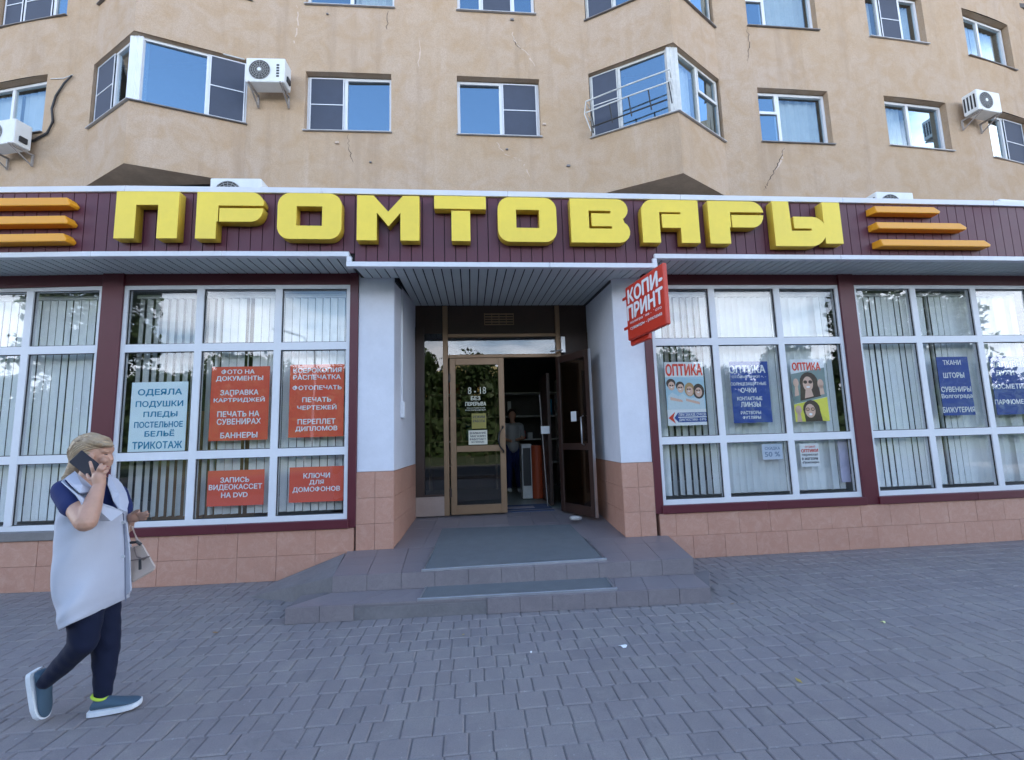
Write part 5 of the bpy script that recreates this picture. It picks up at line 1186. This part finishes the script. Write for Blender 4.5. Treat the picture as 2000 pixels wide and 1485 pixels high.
m = MB(); m.tube([vsurf(486,400,.012), vsurf(530,412,.012), vsurf(575,438,.012)], .0045, 5); m.tube([vsurf(578,440,.008), vsurf(584,560,.006), vsurf(586,700,.006), vsurf(588,850,.006)], .0035, 5); m.tube([W(380,344,2.712), W(438,340,2.81)], .003, 5); obj('vest_seam', m, mat('seam_grey', (0.16,0.17,0.22), .9), pr)
# the far vest panel swinging forward
m = MB(); q = [W(596,480,3.06), W(610,620,3.07), W(616,800,3.09), W(592,826,3.1), W(560,800,3.1), W(570,500,3.08)]; m.face(q); fp = obj('vest_front_panel', m, VEST, pr); fp.modifiers.new('s', 'SOLIDIFY').thickness = .008
m = MB()
for y in (480, 640): p = vsurf(578, y, .012); m.tube([p, p+Vector((0,-.006,0))], .009, 10)
obj('button', m, flatc('button_pearl', (.5,.52,.55)), pr)
# trousers
def wrinkle(v): return v+Vector((math.sin(v.z*75+v.y*60)*.0014, math.sin(v.z*60+v.x*80)*.0016, 0))
jeans = [(W(435,830,3.0), (.11,.12,.10)), (W(405,870,2.93), .086, W(390,1045,2.90), .068), (W(390,1045,2.90), .067, W(285,1155,2.94), .053), (W(285,1155,2.94), .053, W(212,1225,2.95), .040),
         (W(478,860,3.07), .088, W(496,1060,3.06), .069), (W(496,1060,3.06), .068, W(490,1170,3.04), .056), (W(490,1170,3.04), .056, W(480,1300,3.03), .040)]
add_mesh('trousers', blob(jeans, .008, 4), JEAN, pr, wrinkle)
m = MB(); m.tube([W(480,1290,3.03), W(474,1335,3.03)], .04, 12); obj('sock', m, DMET, pr)
def shoe(heel, toe, upv, name='shoe', Ls=None):
    x = (toe-heel); Ls = Ls or x.length; x = x.normalized(); z = (upv-x*upv.dot(x)).normalized(); y = z.cross(x)
    prof = [(0,.03,.0,.055),(.06,.037,.0,.075),(.2,.04,.0,.088),(.38,.04,.0,.078),(.55,.043,.002,.062),(.72,.046,.005,.05),(.88,.04,.008,.042),(.97,.024,.012,.034),(1.0,.008,.016,.028)]
    def ring(u, hw, z0, h, n=16):
        r = []
        for k in range(n):
            a = 2*math.pi*k/n; yy, zz_ = math.cos(a)*hw, math.sin(a)
            zz2 = z0+.02+(h-.02)*(.5+.5*zz_) if zz_ > -.99 else z0+.018
            r.append(heel+x*(u*Ls)+y*yy+z*zz2)
        return r
    m = MB(); m.loft([ring(*p) for p in prof]); up = obj(name, m, SHOE, pr, smooth=True); sb = up.modifiers.new('sub', 'SUBSURF'); sb.levels = sb.render_levels = 1
    m = MB(); so = []
    for u, hw, z0, h in prof:
        hw2 = hw+.006; so.append([heel+x*((u*1.03-.015)*Ls)+y*(hw2*a)+z*(z0+b) for a, b in ((-1,.0),(-.5,-.004),(.5,-.004),(1,.0),(1.02,.024),(.5,.027),(-.5,.027),(-1.02,.024))])
    m.loft(so); obj('sole', m, SOLE, up, smooth=False)
    m = MB(); n = 20; col = [heel+x*(Ls*(.16+.15*math.cos(2*math.pi*k/n)))+y*(.037*math.sin(2*math.pi*k/n))+z*(.086+.012*(-math.cos(2*math.pi*k/n))) for k in range(n)]; m.tube(col+[col[0]], .0075, 6); obj('collar_lining', m, LIME, up)
    return up
h1 = gnd(177.5+2, 820+1370/2.395, .004); t1_ = gnd(273, 820+1352/2.395, .004)
h1 = W(425,1362,3.0); h1.z = .006; t1_ = W(655,1335,3.05); t1_.z = .006
t1_ = h1+(t1_-h1).normalized()*.235
shoe(h1, t1_, Vector((0,0,1)))
toe = W(186,1374,2.97); toe.z = max(.012, toe.z-.0); heel = W(150,1180,2.95)
toe.z = .02; shoe(heel, toe, Vector((1,0,.25)), Ls=min(.28, (toe-heel).length))
# phone, held against the ear
m = MB(); pa, pb_ = W(362,178,2.84), W(440,240,2.83); d = (pb_-pa).normalized(); n_ = Vector((.15,-1,.1)).normalized(); s_ = d.cross(n_).normalized(); n_ = s_.cross(d)
c = []
for k in (-.0045, .0045):
    for a, b in ((-.080,-.042),(.080,-.042),(.080,.042),(-.080,.042)): c.append((pa+pb_)/2+d*a+s_*b+n_*k)
m.hexa(c); tag(obj('mobile_phone', m, mat('phone_dark', (0.003,0.003,0.014), .55), bevel=.004), 'dark smartphone held to the ear of the walking woman', 'phone')
# handbag
bg_ = thing('handbag', 'small beige leather handbag hanging from the far arm of the woman', 'bag', (-1.72, 3.15, .7))
m = MB(); bp = [(600,600,.03),(668,580,.03),(730,688,.055),(722,705,.06),(618,765,.065),(604,740,.06)]
m.loft([[W(x,y,3.16-t_) for x, y, t_ in bp], [W(x,y,3.16+t_) for x, y, t_ in bp]]); obj('bag_body', m, BAGM, bg_, bevel=.008)
m = MB(); m.tube([W(628,598,3.12), W(640,640,3.09), W(672,655,3.085), W(690,640,3.09)], .005, 6); m.tube([W(604,660,3.085), W(650,652,3.08), W(700,640,3.08)], .004, 5); obj('flap_edge', m, mat('dark_beige', (.2,.15,.13), .5), bg_)
m = MB(); m.tube([W(655,655,3.07), W(655,700,3.08)], .008, 6); obj('tassel', m, DMET, bg_)
m = MB(); m.tube([W(605,598,3.14), W(598,540,3.15), W(606,490,3.17), W(618,500,3.2), W(640,560,3.18), W(662,585,3.16)], .007, 6); obj('handle', m, BAGM, bg_)
m = MB(); m.tube([W(612,575,3.12), W(640,572,3.11), W(660,585,3.12)], .009, 6); obj('clasp', m, DMET, bg_)

# customer inside the shop
Xp, Yp = dw(1012,900)[0]+.16, PB+2.6
cu = thing('person', 'customer in a white shirt and dark jeans seen inside the doorway', 'person', (Xp, Yp, ZD))
def v3(x, y, z): return Vector((Xp+x, Yp+y, ZD+z))
add_mesh('body', blob([(v3(0,0,1.52), (.08,.09,.11)), (v3(0,0,1.4), .05, v3(0,0,1.3), .06), (v3(-.16,0,1.32), .045, v3(-.2,-.05,1.05), .04), (v3(-.2,-.05,1.05), .035, v3(-.05,-.2,1.0), .03), (v3(.16,0,1.32), .045, v3(.2,-.05,1.05), .04), (v3(.2,-.05,1.05), .035, v3(.05,-.22,1.02), .03), (v3(0,0,1.3), .1, v3(0,0,.9), .1)], .014, 3), SK, cu)
add_mesh('hair', blob([(v3(0,.03,1.56), (.095,.095,.11))], .014, 2), HAIR, cu)
add_mesh('shirt', blob([(v3(-.14,0,1.3), .07, v3(.14,0,1.3), .07), (v3(0,0,1.25), .14, v3(0,0,.88), .14), (v3(-.17,0,1.3), .06, v3(-.2,-.03,1.1), .055), (v3(.17,0,1.3), .06, v3(.2,-.03,1.1), .055)], .014, 3), flatc('dimmed_white_shirt', (.32,.33,.34)), cu)  # white shirt, its colour greyed to stand for the dim shop interior
add_mesh('trousers', blob([(v3(-.07,0,.88), .095, v3(-.1,0,.08), .055), (v3(.07,0,.88), .095, v3(.1,.05,.08), .055)], .014, 3), NAVY, cu)
for x in (-.1, .1):
    m = MB(); m.box(Xp+x-.045, Xp+x+.045, Yp-.2, Yp+.08, ZD, ZD+.07); obj('shoe', m, CURT, cu, bevel=.02)

# ------------------------------------------------------------------ across the street (seen mirrored in the glass)
def leafmat(c):
    m, t, b = nodes('leaf_green'); g = geo(t); n_ = noise(t, 1.2, 4, .6, g)
    t.links.new(mixc(t, n_, tuple(x*.6 for x in c), c), b.inputs['Base Color']); b.inputs['Roughness'].default_value = .6; return m
LEAF = leafmat((0.055,0.10,0.022)); BARK = mat('bark', (0.09,0.07,0.055), .95)
def crown_mesh(seed, H, R_, n=5200, leaf=.22):
    rg = random.Random(seed); m = MB(); cl = [(rg.uniform(-.62,.62)*R_, rg.uniform(-.62,.62)*R_, H*rg.uniform(.42,.9), rg.uniform(.22,.42)*R_) for _ in range(26)]
    for _ in range(n):
        x, y, z, r = rg.choice(cl); d = Vector((rg.gauss(0,1), rg.gauss(0,1), rg.gauss(0,.8))).normalized()*r*rg.uniform(.6,1.05); p = Vector((x,y,z))+d
        u = Vector((rg.gauss(0,1), rg.gauss(0,1), rg.gauss(0,1))).normalized(); w = u.cross(Vector((rg.gauss(0,1), rg.gauss(0,1), rg.gauss(0,1)))).normalized(); s = leaf*rg.uniform(.5,1.2)
        m.face([p-u*s, p+w*s*.5, p+u*s, p-w*s*.5])
    return m.mesh('crown', LEAF)
crowns = [crown_mesh(1, 9, 3.2), crown_mesh(2, 8, 3.6)]; bigc = crown_mesh(5, 11, 4.2, 9000, .2)
def trunk_mesh(H):
    m = MB(); m.tube([(0,0,-.1),(.1,0,H*.25),(0,.1,H*.5),(.1,.1,H*.8)], [.22,.17,.12,.04], 8)
    for a in (0, 2, 4): m.tube([(.05,.05,H*.35),(math.cos(a)*H*.15, math.sin(a)*H*.15, H*.6)], [.09,.03], 6)
    return m.mesh('trunk', BARK)
tr_ = trunk_mesh(8)
spots = [(-48+4.3*k, -30-(k*7%5), .95+.08*(k*5%4)) for k in range(24)]
old_spots = [(-34,-31,1.0),(-27,-33,1.1),(-20,-30,.95),(-13.5,-32,1.05),(-6.5,-34,.8),(7,-33,.85),(14,-31,1.05),(21,-33,1.0),(28,-30,1.1),(36,-32,1.05),(44,-30,1.0),(-42,-32,1.1)]
for k, (x, y, s_) in enumerate(spots):
    t = thing('street_tree', 'leafy tree in the row across the street', 'tree', (x, y, 0), 'trees across the street', k*1.3); t.scale = (s_, s_, s_)
    link('crown', crowns[k % 2], t); link('trunk', tr_, t)
for k, (x, y, s_, lab) in enumerate(((-19.0,-10.5,1.0,'tall broad tree near the road, mirrored in the left shop window'), (22.5,-9.5,.95,'tall broad tree near the road, mirrored in the right shop window'))):
    t = thing('street_tree', lab, 'tree', (x, y, 0), None, k*2.0); t.scale = (s_, s_, s_); link('crown', bigc, t); link('trunk', tr_, t)
hg_ = MB(); hg_.box(-60,60,-26.7,-26.3,0,4.7); rg = random.Random(9)  # added leaf belt with solid core, hides bright sky from window reflections
for _ in range(16000):
    p = Vector((rg.uniform(-60,60), -26.5+rg.uniform(-.8,.8), 0)); p.z = rg.uniform(0,1)*(5.4+.7*math.sin(p.x*.5)+.5*math.sin(p.x*1.7)); u = Vector((rg.gauss(0,1),rg.gauss(0,1),rg.gauss(0,1))).normalized(); w = u.cross(Vector((rg.gauss(0,1),rg.gauss(0,1),rg.gauss(0,1)))).normalized(); q = .42*rg.uniform(.5,1.2)
    hg_.face([p-u*q, p+w*q*.6, p+u*q, p-w*q*.6])
tag(obj('added_hedge', hg_, LEAF), 'added dark green leaf screen keeping bright sky out of the window reflections', 'added_hedge')
yb = thing('pediment_building', 'yellow building with a white pediment across the street', 'building', (0,-52,0))
YW_ = mat('yellow_wall', (0.62,0.42,0.12), .8); m = MB(); m.box(-12,12,-60,-50,0,8.6); obj('wall', m, YW_, yb)
m = MB(); m.box(-12.5,12.5,-50,-49.4,8.6,9.1); m.hexa([(-9,-50,9.1),(9,-50,9.1),(9,-49.6,9.1),(-9,-49.6,9.1),(-.1,-50,12.4),(.1,-50,12.4),(.1,-49.6,12.4),(-.1,-49.6,12.4)]); obj('pediment', m, mat('pale_yellow_wall', (0.70,0.55,0.25), .8), yb)
for k in range(8):
    m = MB(); x = -10.5+3*k; m.box(x-.6, x+.6, -50.02, -49.9, 2, 5); obj('window', m, DMET, yb)
for x, lab in ((-9.5,'grey street lamp across the road, left'), (9.0,'grey street lamp across the road, right')):
    m = MB(); m.tube([(x,-16,0),(x,-16,6.8),(x-.3,-15.8,7.3),(x-1.6,-15.2,7.7)], [.09,.06,.05,.05], 8); m.box(x-2.2,x-1.5,-15.4,-15.0,7.65,7.78); tag(obj('street_lamp', m, METAL), lab, 'street lamp')

# brown cupboards standing behind the left shop window
wc = thing('wooden_cupboard', 'brown wooden cupboard standing behind the blinds left of the entrance', 'cupboard', (-3.3, 6.6, ZD))
WOODC = mat('cupboard_wood', (0.30,0.17,0.07), .6, var=.3, scale=3)
for k in range(2):
    m = MB(); x = -3.95+.62*k; m.box(x, x+.6, 6.2, 6.7, ZB-.1, ZB+1.3+.5*k); obj('cupboard_body', m, WOODC, wc, bevel=.01)
    for j in range(3):
        m = MB(); m.box(x+.04, x+.56, 6.18, 6.199, ZB-.05+.42*j, ZB+.33+.42*j); obj('drawer', m, WOODC, wc, bevel=.006)
